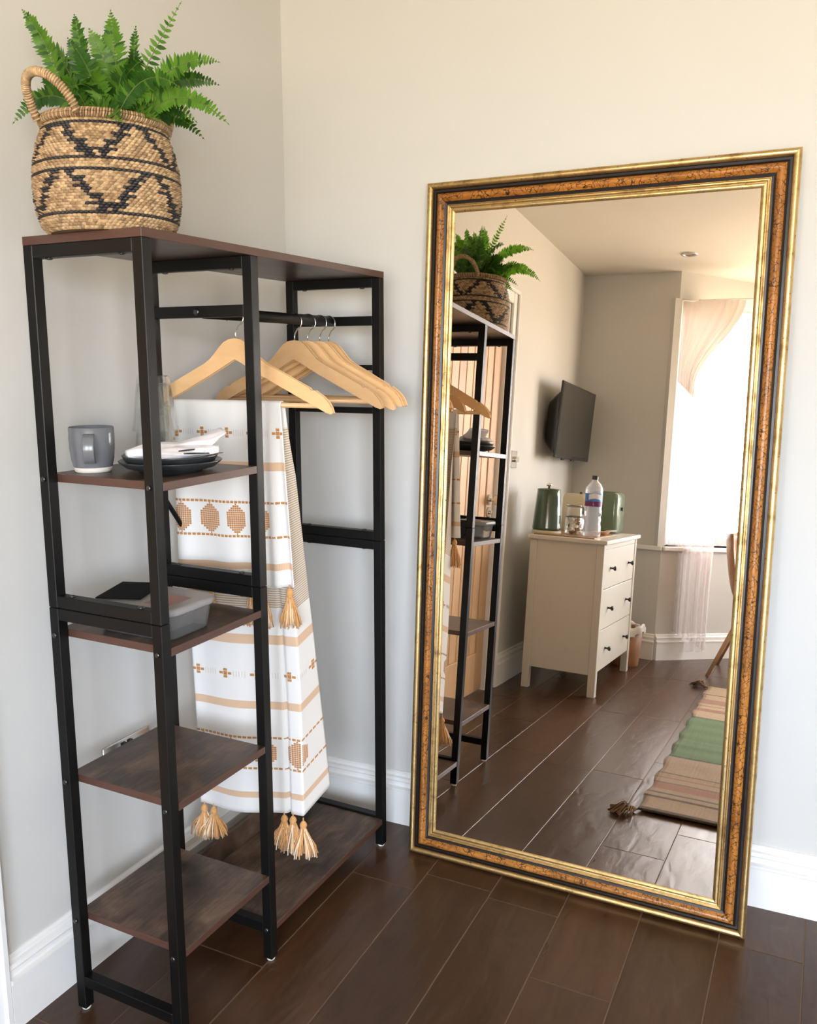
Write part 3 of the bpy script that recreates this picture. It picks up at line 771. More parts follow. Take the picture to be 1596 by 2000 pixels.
def handle(ang):
    m = MB(); path = []; d = Vector((math.cos(ang), math.sin(ang), 0)); tn = Vector((-d.y, d.x, 0))
    for i in range(25):
        t = PI*i/24; path.append(d*(0.104+0.042*math.sin(t)) + tn*0.049*math.cos(t) + Vector((0, 0, 0.182+0.060*math.sin(t)**0.8)))
    N = 46
    m.tube(path, 0.0062, 8, mi=1)
    # wrapping cord
    cord = []
    for i in range(N*8):
        f_ = i/(N*8-1)*24; k = min(23, int(f_)); p = path[k].lerp(path[k+1], f_-k); T = (path[k+1]-path[k]).normalized(); U = T.cross(d if abs(T.dot(d)) < 0.9 else tn).normalized(); V = T.cross(U)
        b = 2*PI*i/8; cord.append(p+(U*math.cos(b)+V*math.sin(b))*0.0064)
    m.tube(cord, 0.0019, 4, mi=0)
    m.build('handle', [M['grass_a'], M['grass_b']], basket, fix=False)
handle(math.radians(268)); handle(math.radians(92))

fern = empty('fern', BK+Vector((0, 0, 0.155)), RZ, 'green fern with arching fronds potted in the woven basket', 'fern')
m = MB(); m.lathe([(0.001, 0.012), (0.060, 0.010), (0.095, 0.0), (0.095, -0.02)], n=30, caps=True); m.build('soil', M['soil'], fern)
def leaf_mat(name, c0, c1):
    t = NT(name); v = t.coord(); f = t.noise(v, 35, 2); col = t.ramp(f, [(0.3, c0), (0.7, c1)])
    b = t.bsdf(Roughness=0.42); t.l(col, b.inputs['Base Color']); b.inputs['Specular IOR Level'].default_value = 0.35
    tl = t.n('ShaderNodeBsdfTranslucent'); t.l(t.mix(1.0, col, (1.6, 1.9, 0.7, 1), 'MULTIPLY'), tl.inputs[0])
    mx = t.n('ShaderNodeMixShader'); mx.inputs[0].default_value = 0.38; t.l(b.outputs[0], mx.inputs[1]); t.l(tl.outputs[0], mx.inputs[2])
    return t.done(mx.outputs[0])
M['leaf'] = [leaf_mat('fern_leaf_deep', (0.020, 0.070, 0.010, 1), (0.046, 0.140, 0.018, 1)), leaf_mat('fern_leaf_bright', (0.058, 0.155, 0.014, 1), (0.125, 0.26, 0.028, 1)), plain('fern_stalk', (0.10, 0.14, 0.03, 1), 0.6)]
rh = Vector((math.cos(YAW), -math.sin(YAW), 0)); fh = Vector((math.sin(YAW), math.cos(YAW), 0))
def to_local(v): c, s = math.cos(-RZ), math.sin(-RZ); return Vector((c*v.x-s*v.y, s*v.x+c*v.y, v.z))
def frond(dx, dy, dz, lift, Lm=0.024, seed=0, sparse=1.0, start=0.14, mi=None, curl=0.0):
    """tip offset: dx camera-right, dy away from camera, dz above the rim"""
    rnd = random.Random(seed)
    tip = to_local(rh*dx+fh*dy)+Vector((0, 0, dz))
    base = Vector((rnd.uniform(-0.04, 0.04), rnd.uniform(-0.04, 0.04), 0.012)) + Vector((tip.x, tip.y, 0))*0.16
    mid_ = base.lerp(tip, 0.42)+Vector((0, 0, lift))
    def P(t): return base*(1-t)**2+mid_*2*t*(1-t)+tip*t*t + Vector((0, 0, -curl*t**5))
    n = 26; pts = [P(i/n) for i in range(n+1)]; ln = sum((pts[i+1]-pts[i]).length for i in range(n))
    m = MB(); m.tube(pts, [0.0014*(1-0.75*i/n) for i in range(n+1)], 5, mi=2)
    mi = (0 if rnd.random() < 0.62 else 1) if mi is None else mi
    npair = int(ln/(0.0072*sparse))
    view = to_local(fh)+Vector((rnd.uniform(-.5, .5), rnd.uniform(-.5, .5), rnd.uniform(-0.2, 0.5)))
    for k in range(npair):
        t = start+(1-start)*(k+0.5)/npair; p = P(t); T = (P(min(1, t+0.02))-P(max(0, t-0.02))).normalized()
        side = T.cross(view).normalized(); nn = side.cross(T)
        prof_ = math.sin(PI*min(1, (t-start)/(1-start)*0.86+0.14))**0.75
        l_ = Lm*prof_*(0.85+0.3*rnd.random())*(1.0 if t < 0.93 else 0.75)
        wd = min(0.0038, 0.17*l_+0.0010)*(0.85+0.3*rnd.random())
        for sg in (-1, 1):
            d = (side*sg+T*(0.28+0.1*rnd.random())+nn*rnd.uniform(-0.35, 0.15)).normalized()
            wv_ = d.cross(nn).normalized()
            dr = nn*(-0.22)
            c0 = p; c1 = p+d*l_*0.3; c2 = p+d*l_*0.68+dr*l_*0.12; c3 = p+d*l_+dr*l_*0.35
            vs = [c0-wv_*wd*0.55, c0+wv_*wd*0.55, c1-wv_*wd, c1+wv_*wd, c2-wv_*wd*0.72, c2+wv_*wd*0.72, c3]
            m.add(vs, [(0, 1, 3, 2), (2, 3, 5, 4), (4, 5, 6)], mi if rnd.random() < 0.85 else 1-mi, True)
    return m.build('frond', M['leaf'], fern, fix=False)
FR = [(-0.134, 0.00, 0.227, 0.070, 0.021, 1.0), (-0.108, 0.04, 0.185, 0.07, 0.021, 1.1), (-0.050, 0.02, 0.227, 0.050, 0.021, 1.0), (0.021, 0.00, 0.227, 0.03, 0.024, 0.95), (-0.012, -0.02, 0.190, 0.03, 0.025, 0.9), (0.000, 0.03, 0.205, 0.03, 0.024, 0.9),
      (0.053, 0.038, 0.214, 0.04, 0.019, 1.0), (0.145, 0.005, 0.242, 0.02, 0.018, 1.6), (0.221, -0.059, 0.122, 0.105, 0.022, 1.0), (0.195, 0.06, 0.120, 0.100, 0.020, 1.0), (0.239, -0.085, 0.015, 0.105, 0.018, 1.0),
      (0.210, -0.026, 0.044, 0.100, 0.018, 1.0), (0.170, -0.02, 0.035, 0.090, 0.020, 1.0), (0.125, -0.09, 0.016, 0.080, 0.020, 1.0), (0.070, -0.12, 0.008, 0.070, 0.021, 0.9), (-0.152, -0.03, 0.030, 0.110, 0.019, 1.0), (-0.140, -0.01, 0.050, 0.110, 0.019, 1.0),
      (-0.115, 0.02, 0.125, 0.065, 0.020, 1.0), (-0.125, 0.07, 0.085, 0.080, 0.019, 1.0), (-0.08, 0.10, 0.13, 0.08, 0.021, 1.0), (0.03, 0.13, 0.15, 0.08, 0.022, 1.0), (0.10, 0.14, 0.11, 0.09, 0.021, 1.0), (0.15, 0.12, 0.04, 0.10, 0.021, 1.0),
      (-0.04, 0.15, 0.03, 0.10, 0.021, 1.0), (-0.02, -0.12, 0.060, 0.08, 0.021, 1.0), (0.01, -0.10, 0.085, 0.07, 0.022, 0.9), (0.06, -0.06, 0.110, 0.06, 0.023, 0.9), (0.09, -0.05, 0.130, 0.06, 0.022, 0.9), (-0.03, -0.04, 0.150, 0.05, 0.024, 0.9),
      (0.11, 0.0, 0.105, 0.07, 0.022, 0.9), (0.0, 0.05, 0.19, 0.04, 0.023, 0.9), (-0.075, 0.03, 0.160, 0.05, 0.022, 0.9), (0.05, 0.05, 0.165, 0.05, 0.023, 0.9), (-0.06, -0.05, 0.095, 0.06, 0.021, 1.0), (0.12, -0.08, 0.055, 0.075, 0.021, 0.9),
      (0.16, 0.02, 0.075, 0.09, 0.020, 1.0), (-0.05, -0.02, 0.175, 0.04, 0.023, 0.9), (0.02, 0.02, 0.14, 0.03, 0.024, 0.9), (-0.03, 0.0, 0.115, 0.03, 0.024, 0.9), (0.06, 0.01, 0.10, 0.04, 0.024, 0.9), (0.16, -0.11, 0.070, 0.09, 0.020, 1.0)]
for i, (dx, dy, dz, lf, Lm, spz) in enumerate(FR): frond(dx, dy, dz, lf, Lm*1.05, 100+i, spz)

# ------------------------------------------------------------------ things on the rack shelves
S1 = 1.132+BT; S2 = 0.823+BT
mug = empty('mug', r2w(0.052, -0.775, S1), RZ, 'grey glazed mug with pale unglazed base on the upper shelf', 'mug')
m = MB(); m.lathe([(0.0345, 0.0), (0.0365, 0.002), (0.0385, 0.0105)], n=40, caps=True); m.build('base_ring', M['raw_clay'], mug)
m = MB(); m.lathe([(0.0385, 0.0105), (0.0425, 0.026), (0.0450, 0.048), (0.0455, 0.070), (0.0450, 0.0895), (0.0440, 0.0908), (0.0428, 0.0895), (0.0430, 0.06), (0.0400, 0.03), (0.034, 0.014), (0.001, 0.012)], n=44, caps=False); m.build('cup', M['grey_glaze'], mug)
m = MB(); ha = math.radians(-50); hp = []
for i in range(15):
    t = PI*i/14; rr = 0.0445+0.0235*math.sin(t)**0.75; hp.append((rr, 0.050+0.0270*math.cos(t)))
vs = []; 
for rr, zz in hp:
    for (dw, dr) in ((-0.0105, -0.0030), (0.0105, -0.0030), (0.0110, 0.0030), (-0.0110, 0.0030)):
        i = hp.index((rr, zz)); t = PI*i/14; nr, nz = math.sin(t), math.cos(t)
        r2, z2 = rr+nr*dr, zz+nz*dr; vs.append((r2*math.cos(ha)-dw*math.sin(ha), r2*math.sin(ha)+dw*math.cos(ha), z2))
fs = []
for i in range(14):
    for k in range(4): fs.append((i*4+k, i*4+(k+1) % 4, (i+1)*4+(k+1) % 4, (i+1)*4+k))
m.add(vs, fs, 0, True); hn = m.build('mug_handle', M['grey_glaze'], mug)
bv = hn.modifiers.new('b', 'BEVEL'); bv.width = 0.0016; bv.segments = 2; bv.limit_method = 'ANGLE'
mug.scale = (0.94, 0.94, 0.97)
# plates
PC = r2w(0.186, -0.704, S1)
def plate(z, r, nm, lab):
    t = empty(nm, PC+Vector((0, 0, z)), RZ, lab, 'plate', 'dark plates stacked on the upper shelf'); m = MB()
    m.lathe([(0.045, 0.0), (0.060, 0.0), (0.062, 0.004), (0.085, 0.010), (r, 0.021), (r+0.0008, 0.0228), (r-0.001, 0.0238), (0.080, 0.0135), (0.055, 0.0075), (0.001, 0.0065)], n=56); m.build('dish', M['dark_plate'], t); return t
plate(0.0, 0.0985, 'plate', 'dark grey stoneware plate, lower of the two under the napkins')
plate(0.0105, 0.0915, 'plate', 'dark grey stoneware plate, upper of the two, holding the rolled napkins')
# napkins
def napkin(name, pts, widths, heights, seed, lab):
    t = empty(name, PC+Vector((0, 0, 0.024)), RZ, lab, 'napkin', 'white napkins on the plates'); rnd = random.Random(seed); m = MB(); n = len(pts); K_ = 28
    P = [Vector(p) for p in pts]; res = []
    for j in range(41):
        f_ = j/40*(n-1); i = min(n-2, int(f_)); q = f_-i; c = P[i].lerp(P[i+1], sstep(q) if False else q); wd = lerp(widths[i], widths[i+1], q); ht = lerp(heights[i], heights[i+1], q)
        T = (P[i+1]-P[i]).normalized(); sd = Vector((-T.y, T.x, 0)).normalized()
        for k in range(K_):
            a = 2*PI*k/K_; wob = 1+0.10*math.sin(3*a+j*0.25+seed)+0.07*math.sin(7*a-j*0.35+seed*2)
            z = math.sin(a)*ht*wob; res.append(c+sd*math.cos(a)*wd*wob+Vector((0, 0, max(-ht*0.85, z)+ht*0.85)))
    fs = [(j*K_+k, j*K_+(k+1) % K_, (j+1)*K_+(k+1) % K_, (j+1)*K_+k) for j in range(40) for k in range(K_)]
    fs += [tuple(reversed(range(K_))), tuple(40*K_+k for k in range(K_))]
    m.add(res, fs, 0, True); m.build('cloth_roll', M['linen'], t); return t
napkin('napkin', [(0.066, 0.078, 0.046), (0.044, 0.050, 0.020), (0.012, 0.010, 0.004), (-0.024, -0.030, 0.003), (-0.050, -0.066, 0.006)], [0.034, 0.040, 0.028, 0.026, 0.018], [0.006, 0.013, 0.016, 0.016, 0.008], 1, 'white cloth napkin fanned up at its far end on the dark plates')
napkin('napkin', [(0.088, 0.040, 0.015), (0.064, 0.022, 0.008), (0.030, -0.010, 0.001), (0.004, -0.044, 0.0), (-0.010, -0.064, 0.002)], [0.022, 0.026, 0.022, 0.020, 0.012], [0.006, 0.012, 0.014, 0.012, 0.006], 4, 'white cloth napkin rolled along the near rim of the dark plates')
def cutlery(nm, p0, p1, lab, wide):
    P0 = r2w(*p0); t = empty(nm, P0, 0, lab, 'cutlery', 'cutlery on the napkins'); d = r2w(*p1)-P0; m = MB()
    m.tube([d*0.0, d*0.25, d*0.55, d*0.7, d], [0.0014, 0.0016, 0.0010, wide*0.5, 0.0008], 8); m.build('blade_and_handle', M['dark_steel'], t)
cutlery('knife', (0.250, -0.752, S1+0.047), (0.256, -0.640, S1+0.046), 'slim table knife lying across the napkins on the plates', 0.0034)
cutlery('fork', (0.262, -0.752, S1+0.043), (0.276, -0.655, S1+0.036), 'slim table fork beside the knife on the napkins', 0.0040)
# stacked glasses, upside down
def tumbler(z, lab):
    t = empty('tumbler', r2w(0.060, -0.606, S1+z), RZ, lab, 'glass', 'glasses stacked upside down on the upper shelf'); m = MB()
    n = 48; pr = [(0.0470, 0.0), (0.0475, 0.004), (0.0455, 0.010), (0.0440, 0.020), (0.0400, 0.060), (0.0350, 0.098), (0.0330, 0.112), (0.0300, 0.116)]
    vs = []; fs = []
    for j, (r, z_) in enumerate(pr):
        for k in range(n):
            a = 2*PI*k/n; rr = r*(1+0.018*math.cos(12*a)*(1 if 2 < j < 7 else 0)); vs.append((rr*math.cos(a), rr*math.sin(a), z_))
    for j in range(len(pr)-1):
        for k in range(n): fs.append((j*n+k, j*n+(k+1) % n, (j+1)*n+(k+1) % n, (j+1)*n+k))
    m.add(vs, fs, 0, True); m.lathe([(0.0300, 0.116), (0.020, 0.1165), (0.0005, 0.116)], n=n, caps=False)
    m.lathe([(r-0.0026, z_) for r, z_ in pr[:-2]]+[(0.029, 0.100), (0.0005, 0.100)], n=n, caps=False)
    m.build('bowl', M['glass'], t)
tumbler(0.0, 'clear ribbed glass tumbler, lower of the upside-down pair behind the post'); tumbler(0.068, 'clear ribbed glass tumbler, upper of the upside-down pair behind the post')
# food container on the second shelf
cont = empty('food_container', r2w(0.170, -0.752, S2), RZ, 'clear plastic food container with milky lid and dark packets inside', 'container')
def rrect(hx, hy, r, n=6):
    pts = []
    for cx_, cy_, a0 in ((hx-r, hy-r, 0), (-hx+r, hy-r, 90), (-hx+r, -hy+r, 180), (hx-r, -hy+r, 270)):
        for i in range(n+1):
            a = math.radians(a0+90*i/n); pts.append((cx_+r*math.cos(a), cy_+r*math.sin(a)))
    return pts
def loft(m, rings, mi=None, cap0=True, cap1=True, smooth=True):
    n = len(rings[0][0]); vs = [(x, y, z) for ring, z in rings for x, y in ring]
    fs = [(j*n+k, j*n+(k+1) % n, (j+1)*n+(k+1) % n, (j+1)*n+k) for j in range(len(rings)-1) for k in range(n)]
    m.add(vs, fs, mi, smooth)
    b = len(m.v)-len(vs)
    if cap0: m.f.append(tuple(b+k for k in reversed(range(n)))); m.mi.append(m.cur if mi is None else mi); m.sm.append(False)
    if cap1: m.f.append(tuple(b+(len(rings)-1)*n+k for k in range(n))); m.mi.append(m.cur if mi is None else mi); m.sm.append(False)
CX, CYY = 0.100, 0.070
m = MB(); loft(m, [(rrect(CX-0.012, CYY-0.012, 0.022), 0.0), (rrect(CX-0.007, CYY-0.007, 0.026), 0.006), (rrect(CX, CYY, 0.03), 0.056)], cap1=False); m.build('tub', M['plastic_clear'], cont)
m = MB(); loft(m, [(rrect(CX+0.003, CYY+0.003, 0.032), 0.050), (rrect(CX+0.006, CYY+0.006, 0.034), 0.053), (rrect(CX+0.006, CYY+0.006, 0.034), 0.061), (rrect(CX+0.001, CYY+0.001, 0.03), 0.0645), (rrect(CX-0.010, CYY-0.010, 0.026), 0.0620)]); m.build('lid', M['plastic_lid'], cont)
for i in range(4):
    m = MB(); m.box(-0.080+i*0.036, -0.048+i*0.036, -0.052, 0.052, 0.004, 0.042+0.004*(i % 2), 0.003); m.build('packet', M['packet'], cont)
m = MB(); m.box(0.01, 0.07, -0.040, 0.030, 0.0622, 0.0626); m.build('pink_sticker', M['red_print'], cont)
card = empty('menu_card', r2w(0.100, -0.742, S2+0.0645), RZ+0.35, 'small black card lying on the food container lid', 'card')
m = MB(); m.box(-0.046, 0.046, -0.062, 0.062, 0, 0.0022, 0.0005); m.build('card_sheet', plain('black_card', (0.006, 0.006, 0.006, 1), 0.8, spec=0.1), card)

# socket plate on the left wall
def plate_on_wall(name, s, z, ws, hz, lab, cat):
    o = empty(name, (math.cos(WZ)*0.0 + (-s)*-math.sin(WZ), -s*math.cos(WZ), z), WZ, lab, cat); return o
so = plate_on_wall('wall_socket', 0.718, 0.405, 0.146, 0.086, 'chrome double wall socket with black inserts behind the lower shelf', 'socket')
m = MB(); m.box(0, 0.0075, -0.073, 0.073, 0, 0.086, 0.002); m.build('face_plate', M['chrome'], so)
for q in (-0.036, 0.036):
    m = MB(); m.box(0.0070, 0.0090, q-0.026, q+0.026, 0.014, 0.062, 0.001); m.build('insert', M['black_plastic'], so)
for q in (-0.010, 0.010):
    m = MB(); m.box(0.0072, 0.0125, q-0.0065, q+0.0065, 0.060, 0.078, 0.0015); m.build('rocker_switch', M['black_plastic'], so)
sw = plate_on_wall('dimmer_switch', 2.187, 1.113, 0.09, 0.086, 'chrome dimmer switch on the left wall beside the door', 'switch')
m = MB(); m.box(0, 0.008, -0.045, 0.045, 0, 0.088, 0.002); m.build('face_plate', M['chrome'], sw)
m = MB(); disc_x(m, 0.008, 0.030, 0.0, 0.044, 0.014); m.build('knob', M['chrome'], sw)

# ------------------------------------------------------------------ leaning mirror
n_ = Vector((-0.03378, -0.99699, 0.06979)).normalized(); ux = Vector((0.99943, -0.0336, 0.00373)).normalized(); upm = n_.cross(ux).normalized()
MW, MH = 0.8878, 1.8156
O = Vector((0.4473, -0.1420, 0.0012))
mir = empty('floor_mirror', (0, 0, 0), 0, 'tall gilt and crackled amber framed mirror leaning against the back wall', 'mirror')
mm = Matrix((ux, upm, n_)).transposed().to_4x4(); mm.translation = O+ux*MW/2
mir.matrix_world = mm
def t_gold():
    t = NT('worn_gilt'); b = t.bsdf(Metallic=1.0, Roughness=0.3); v = t.coord()
    f = t.noise(v, 14, 5, 0.7); g = t.noise(v, 160, 3, 0.6)
    c = t.ramp(f, [(0.30, (0.30, 0.18, 0.07, 1)), (0.48, (0.68, 0.47, 0.20, 1)), (0.75, (0.83, 0.64, 0.33, 1))])
    c2 = t.mix(t.ramp(g, [(0.28, (1, 1, 1, 1)), (0.36, (0, 0, 0, 1))]), c, (0.14, 0.07, 0.025, 1)); t.l(c2, b.inputs['Base Color'])
    t.l(t.ramp(f, [(0.3, (0.5, 0.5, 0.5, 1)), (0.7, (0.26, 0.26, 0.26, 1))]), b.inputs['Roughness'])
    t.l(t.bump(g, 0.25, 0.001), b.inputs['Normal']); return t.done(b.outputs[0])
def t_crackle():
    t = NT('crackled_amber'); b = t.bsdf(Roughness=0.30); v = t.coord()
    nz = t.n('ShaderNodeTexNoise'); nz.inputs['Scale'].default_value = 26; t.l(v, nz.inputs['Vector'])
    wv = t.mix(0.022, v, nz.outputs['Color'], 'LINEAR_LIGHT')
    vo = t.n('ShaderNodeTexVoronoi', feature='DISTANCE_TO_EDGE'); vo.inputs['Scale'].default_value = 85; t.l(wv, vo.inputs['Vector'])
    f = t.noise(v, 9, 3)
    base = t.ramp(f, [(0.3, (0.26, 0.092, 0.015, 1)), (0.7, (0.52, 0.205, 0.036, 1))])
    msk = t.ramp(vo.outputs['Distance'], [(0.02, (1, 1, 1, 1)), (0.075, (0, 0, 0, 1))])
    g = t.noise(v, 40, 3); msk2 = t.mix(1.0, msk, t.ramp(g, [(0.34, (0, 0, 0, 1)), (0.46, (1, 1, 1, 1))]), 'MULTIPLY')
    t.l(t.mix(msk2, base, (0.03, 0.012, 0.006, 1)), b.inputs['Base Color'])
    t.l(t.bump(msk2, -0.3, 0.001), b.inputs['Normal']); b.inputs['Coat Weight'].default_value = 0.4; b.inputs['Coat Roughness'].default_value = 0.15
    return t.done(b.outputs[0])
M['gold'] = t_gold(); M['crackle'] = t_crackle(); M['frame_black'] = plain('black_lacquer', (0.012, 0.008, 0.007, 1), 0.35, var=0.3, scale=40)
def frame_ring(name, prof, mat, seg=40, parent=None):
    """prof: (inset from the outer edge, height above the glass). swept round the four mitred sides"""
    m = MB(); n = len(prof); vs = []
    for d, h_ in prof:
        x0, x1, y0, y1 = -MW/2+d, MW/2-d, d, MH-d
        vs += [(x0, y0, h_), (x1, y0, h_), (x1, y1, h_), (x0, y1, h_)]
    fs = [(i*4+k, i*4+(k+1) % 4, (i+1)*4+(k+1) % 4, (i+1)*4+k) for i in range(n-1) for k in range(4)]
    m.add(vs, fs, 0, False)
    o = m.build(name, mat, parent or mir); return o
def arcp(d0, d1, h0, h1, bul, n=7):
    return [(lerp(d0, d1, i/n), lerp(h0, h1, i/n)+bul*math.sin(PI*i/n)) for i in range(n+1)]
frame_ring('gilt_outer_rim', [(0.0, -0.012), (0.0, 0.004)]+[(0.0085-0.0085*math.cos(PI*i/10), 0.004+0.0085*math.sin(PI*i/10)) for i in range(1, 11)], M['gold'])
frame_ring('black_outer_groove', [(0.017, 0.004), (0.0175, 0.0005), (0.023, 0.0005), (0.0285, 0.0045)], M['frame_black'])
frame_ring('crackled_band', arcp(0.0285, 0.0485, 0.0045, 0.003, 0.0075, 9), M['crackle'])
frame_ring('black_inner_groove', [(0.0485, 0.003), (0.0535, 0.0005), (0.0575, 0.0010)], M['frame_black'])
frame_ring('gilt_inner_slip', [(0.0575, 0.0010), (0.0578, 0.0050)]+arcp(0.0580, 0.0615, 0.0048, 0.0042, 0.0014, 4)+arcp(0.0625, 0.0665, 0.0040, 0.0034, 0.0016, 4)+arcp(0.0675, 0.0775, 0.0030, 0.0010, 0.0018, 5)+[(0.0785, 0.0)], M['gold'])
t = NT('mirror_silver'); b = t.bsdf(Metallic=1.0, Roughness=0.0); b.inputs['Base Color'].default_value = (0.82, 0.725, 0.625, 1); M['mirror'] = t.done(b.outputs[0])
m = MB(); m.box(-MW/2+0.074, MW/2-0.074, 0.062, MH-0.070, -0.003, 0.0); m.build('mirror_glass', M['mirror'], mir)
m = MB(); m.box(-MW/2+0.002, MW/2-0.002, 0.002, MH-0.002, -0.0118, -0.0032); m.build('backing_board', plain('hardboard', (0.16, 0.09, 0.05, 1), 0.8), mir)

# ------------------------------------------------------------------ television on the left wall
tvs = 2.985
tv = empty('television', (-(tvs)*0.0442, -tvs*0.999, 1.40), WZ, 'black flat screen television on a bracket on the left wall', 'television')
tilt = math.radians(3)
def tvx(z): return 0.115+math.sin(tilt)*z
m = MB(); m.box(-0.012, 0.0, -0.385, 0.385, -0.212, 0.212, 0.003); q = m.build('screen_housing', M['black_plastic'], tv); q.location = (0.115, 0, 0); q.rotation_euler = (0, tilt, 0)
m = MB(); m.box(0.0, 0.0012, -0.372, 0.372, -0.192, 0.201); q2 = m.build('screen', M['tv_screen'], tv); q2.location = (0.1153, 0, 0); q2.rotation_euler = (0, tilt, 0)
m = MB(); loft(m, [([(x, y) for x, y in rrect(0.185, 0.372, 0.03)], 0.0), ([(x, y) for x, y in rrect(0.165, 0.355, 0.04)], 0.030), ([(x, y) for x, y in rrect(0.12, 0.32, 0.04)], 0.078)])
q3 = m.build('rear_housing', M['black_plastic'], tv); q3.location = (0.103, 0, -0.02); q3.rotation_euler = (0, -PI/2+tilt, 0)
m = MB(); m.box(0.0, 0.008, -0.09, 0.09, -0.10, 0.10, 0.002); m.box(0.008, 0.07, -0.015, 0.015, -0.03, 0.03, 0.003); m.build('wall_bracket', M['black_metal'], tv)
m = MB(); m.box(0.094, 0.103, 0.18, 0.23, -0.221, -0.210, 0.001); m.build('sensor_strip', M['black_plastic'], tv)
m = MB(); m.box(0.094, 0.103, -0.05, 0.02, -0.219, -0.210, 0.001); m.build('button_strip', M['black_plastic'], tv)

# ------------------------------------------------------------------ chest of drawers
cr = -0.022
chest = empty('chest_of_drawers', (0.025, -2.189, 0), 0, 'white three-drawer chest with black knobs against the left wall', 'chest of drawers')
chest.rotation_euler = (0, 0, cr)
CD, CW_, CH = 0.380, 0.768, 0.762                    # depth, width, carcass height
M['chest'] = plain('chest_white_paint', (0.60, 0.57, 0.50, 1), 0.3, var=0.01)
for x in (0.0, CD-0.038):
    for y in (-0.038, -CW_):
        m = MB(); m.box(x, x+0.038, y, y+0.038, 0, CH, 0.002); m.build('leg', M['chest'], chest)
for y0, y1 in ((-0.034, -0.006), (-CW_+0.006, -CW_+0.034)):
    m = MB(); m.box(0.038, CD-0.038, y0, y1, 0.110, CH); m.build('side_panel', M['chest'], chest)
m = MB(); m.box(0.004, 0.010, -CW_+0.038, -0.038, 0.11, CH); m.build('back_panel', M['chest'], chest)
m = MB(); m.box(-0.008, CD+0.016, -CW_-0.016, 0.016, CH, CH+0.020, 0.003); m.build('top_board', M['chest'], chest)
m = MB(); m.box(0.012, CD-0.004, -CW_+0.038, -0.038, CH-0.026, CH-0.0005); m.build('front_rail', M['chest'], chest)
m = MB(); m.box(CD-0.05, CD-0.022, -CW_+0.036, -0.036, 0.115, CH-0.028); m.build('carcass_front', plain('drawer_gap_shadow', (0.10, 0.09, 0.075, 1), 0.8), chest)
dzs = [(0.536, 0.734), (0.331, 0.532), (0.122, 0.327)]
for z0, z1 in dzs:
    dw = MB(); dw.box(CD-0.022, CD-0.004, -CW_+0.040, -0.040, z0, z1, 0.002); d_ = dw.build('drawer', M['chest'], chest)
    for y in (-0.175, -CW_+0.175):
        k = MB(); k.lathe([(0.0075, 0), (0.0050, 0.004), (0.0045, 0.013), (0.0110, 0.020), (0.0128, 0.024), (0.010, 0.029), (0.0005, 0.030)], n=16)
        ko = k.build('knob', M['black_plastic'], d_); ko.location = (CD-0.004, y, (z0+z1)/2); ko.rotation_euler = (0, PI/2, 0)
CT = 0.782
# items on the chest
tray = empty('tray', (0.175, -2.47, CT), cr, 'brown wooden tray board on the chest top under the jug and jars', 'tray')
m = MB(); m.box(-0.155, 0.160, -0.245, 0.235, 0, 0.005, 0.001); m.build('board', M['wood_tray'], tray)
TT = CT+0.005
kt = empty('enamel_jug', (0.060, -2.325, TT), 0, 'dark green tapered enamel jug with steel lid knob on the chest', 'jug')
m = MB(); m.lathe([(0.076, 0), (0.077, 0.003), (0.076, 0.014), (0.070, 0.016)], n=40); m.build('power_base', M['cream'], kt)
m = MB(); m.lathe([(0.070, 0.017), (0.0745, 0.022), (0.0740, 0.030), (0.0690, 0.100), (0.0620, 0.190), (0.0590, 0.222), (0.0560, 0.226)], n=48); m.build('body', M['kettle_green'], kt)
m = MB(); m.lathe([(0.0605, 0.222), (0.0605, 0.226), (0.054, 0.2300), (0.012, 0.233)], n=40); m.build('lid', M['kettle_green'], kt)
m = MB(); m.lathe([(0.006, 0.232), (0.005, 0.242), (0.014, 0.246), (0.015, 0.252), (0.010, 0.256), (0.0005, 0.2565)], n=24); m.build('lid_knob', M['chrome'], kt)
m = MB(); m.tube([(-0.012, -0.058, 0.205), (-0.018, -0.098, 0.195), (-0.018, -0.106, 0.12), (-0.014, -0.084, 0.045), (-0.010, -0.064, 0.045)], 0.008, 10); m.build('jug_handle', M['black_plastic'], kt)
def jar(nm, x, y, r, h, lab, cubes, base=TT):
    t = empty(nm, (x, y, base), 0, lab, 'jar', 'glass jars on the chest'); m = MB()
    m.lathe([(r*0.86, 0), (r*0.98, 0.006), (r, 0.015), (r, h*0.68), (r*0.92, h*0.78), (r*0.82, h*0.84)], n=36, caps=False); m.lathe([(0.0005, 0.002), (r*0.86, 0.002)], n=36, caps=False); m.build('glass_body', M['glass'], t)
    m = MB(); m.lathe([(r*0.84, h*0.82), (r*0.95, h*0.845), (r*0.95, h*0.87), (r*0.88, h*0.90)], n=36, caps=True); ld = m.build('lid', M['glass'], t)
    m = MB(); m.tube([(r*0.97*math.cos(2*PI*i/30), r*0.97*math.sin(2*PI*i/30), h*0.86) for i in range(31)], 0.0022, 6); m.tube([(r*0.95, 0, h*0.86), (r*1.12, 0.004, h*0.80), (r*1.10, 0.002, h*0.60)], 0.0028, 6); m.build('clip', M['dark_steel'], t)
    for i in range(cubes):
        rn = random.Random(i+int(x*1000)); a = rn.random()*6.28; q = r*0.66*math.sqrt(rn.random()); c = MB(); s_ = 0.0075
        c.box(-s_, s_, -s_, s_, -s_, s_, 0.001); co_ = c.build('sugar_cube', M['sugar'] if rn.random() < 0.6 else M['sugar_brown'], t); co_.location = (q*math.cos(a), q*math.sin(a), 0.012+0.016*(i//6)); co_.rotation_euler = (rn.random(), rn.random(), rn.random()*3)
jar('jar', 0.180, -2.420, 0.050, 0.108, 'squat glass clip jar of sugar cubes between green jug and bottle', 30)
jar('jar', 0.115, -2.620, 0.046, 0.165, 'taller glass clip jar standing behind the sugar jar', 8)
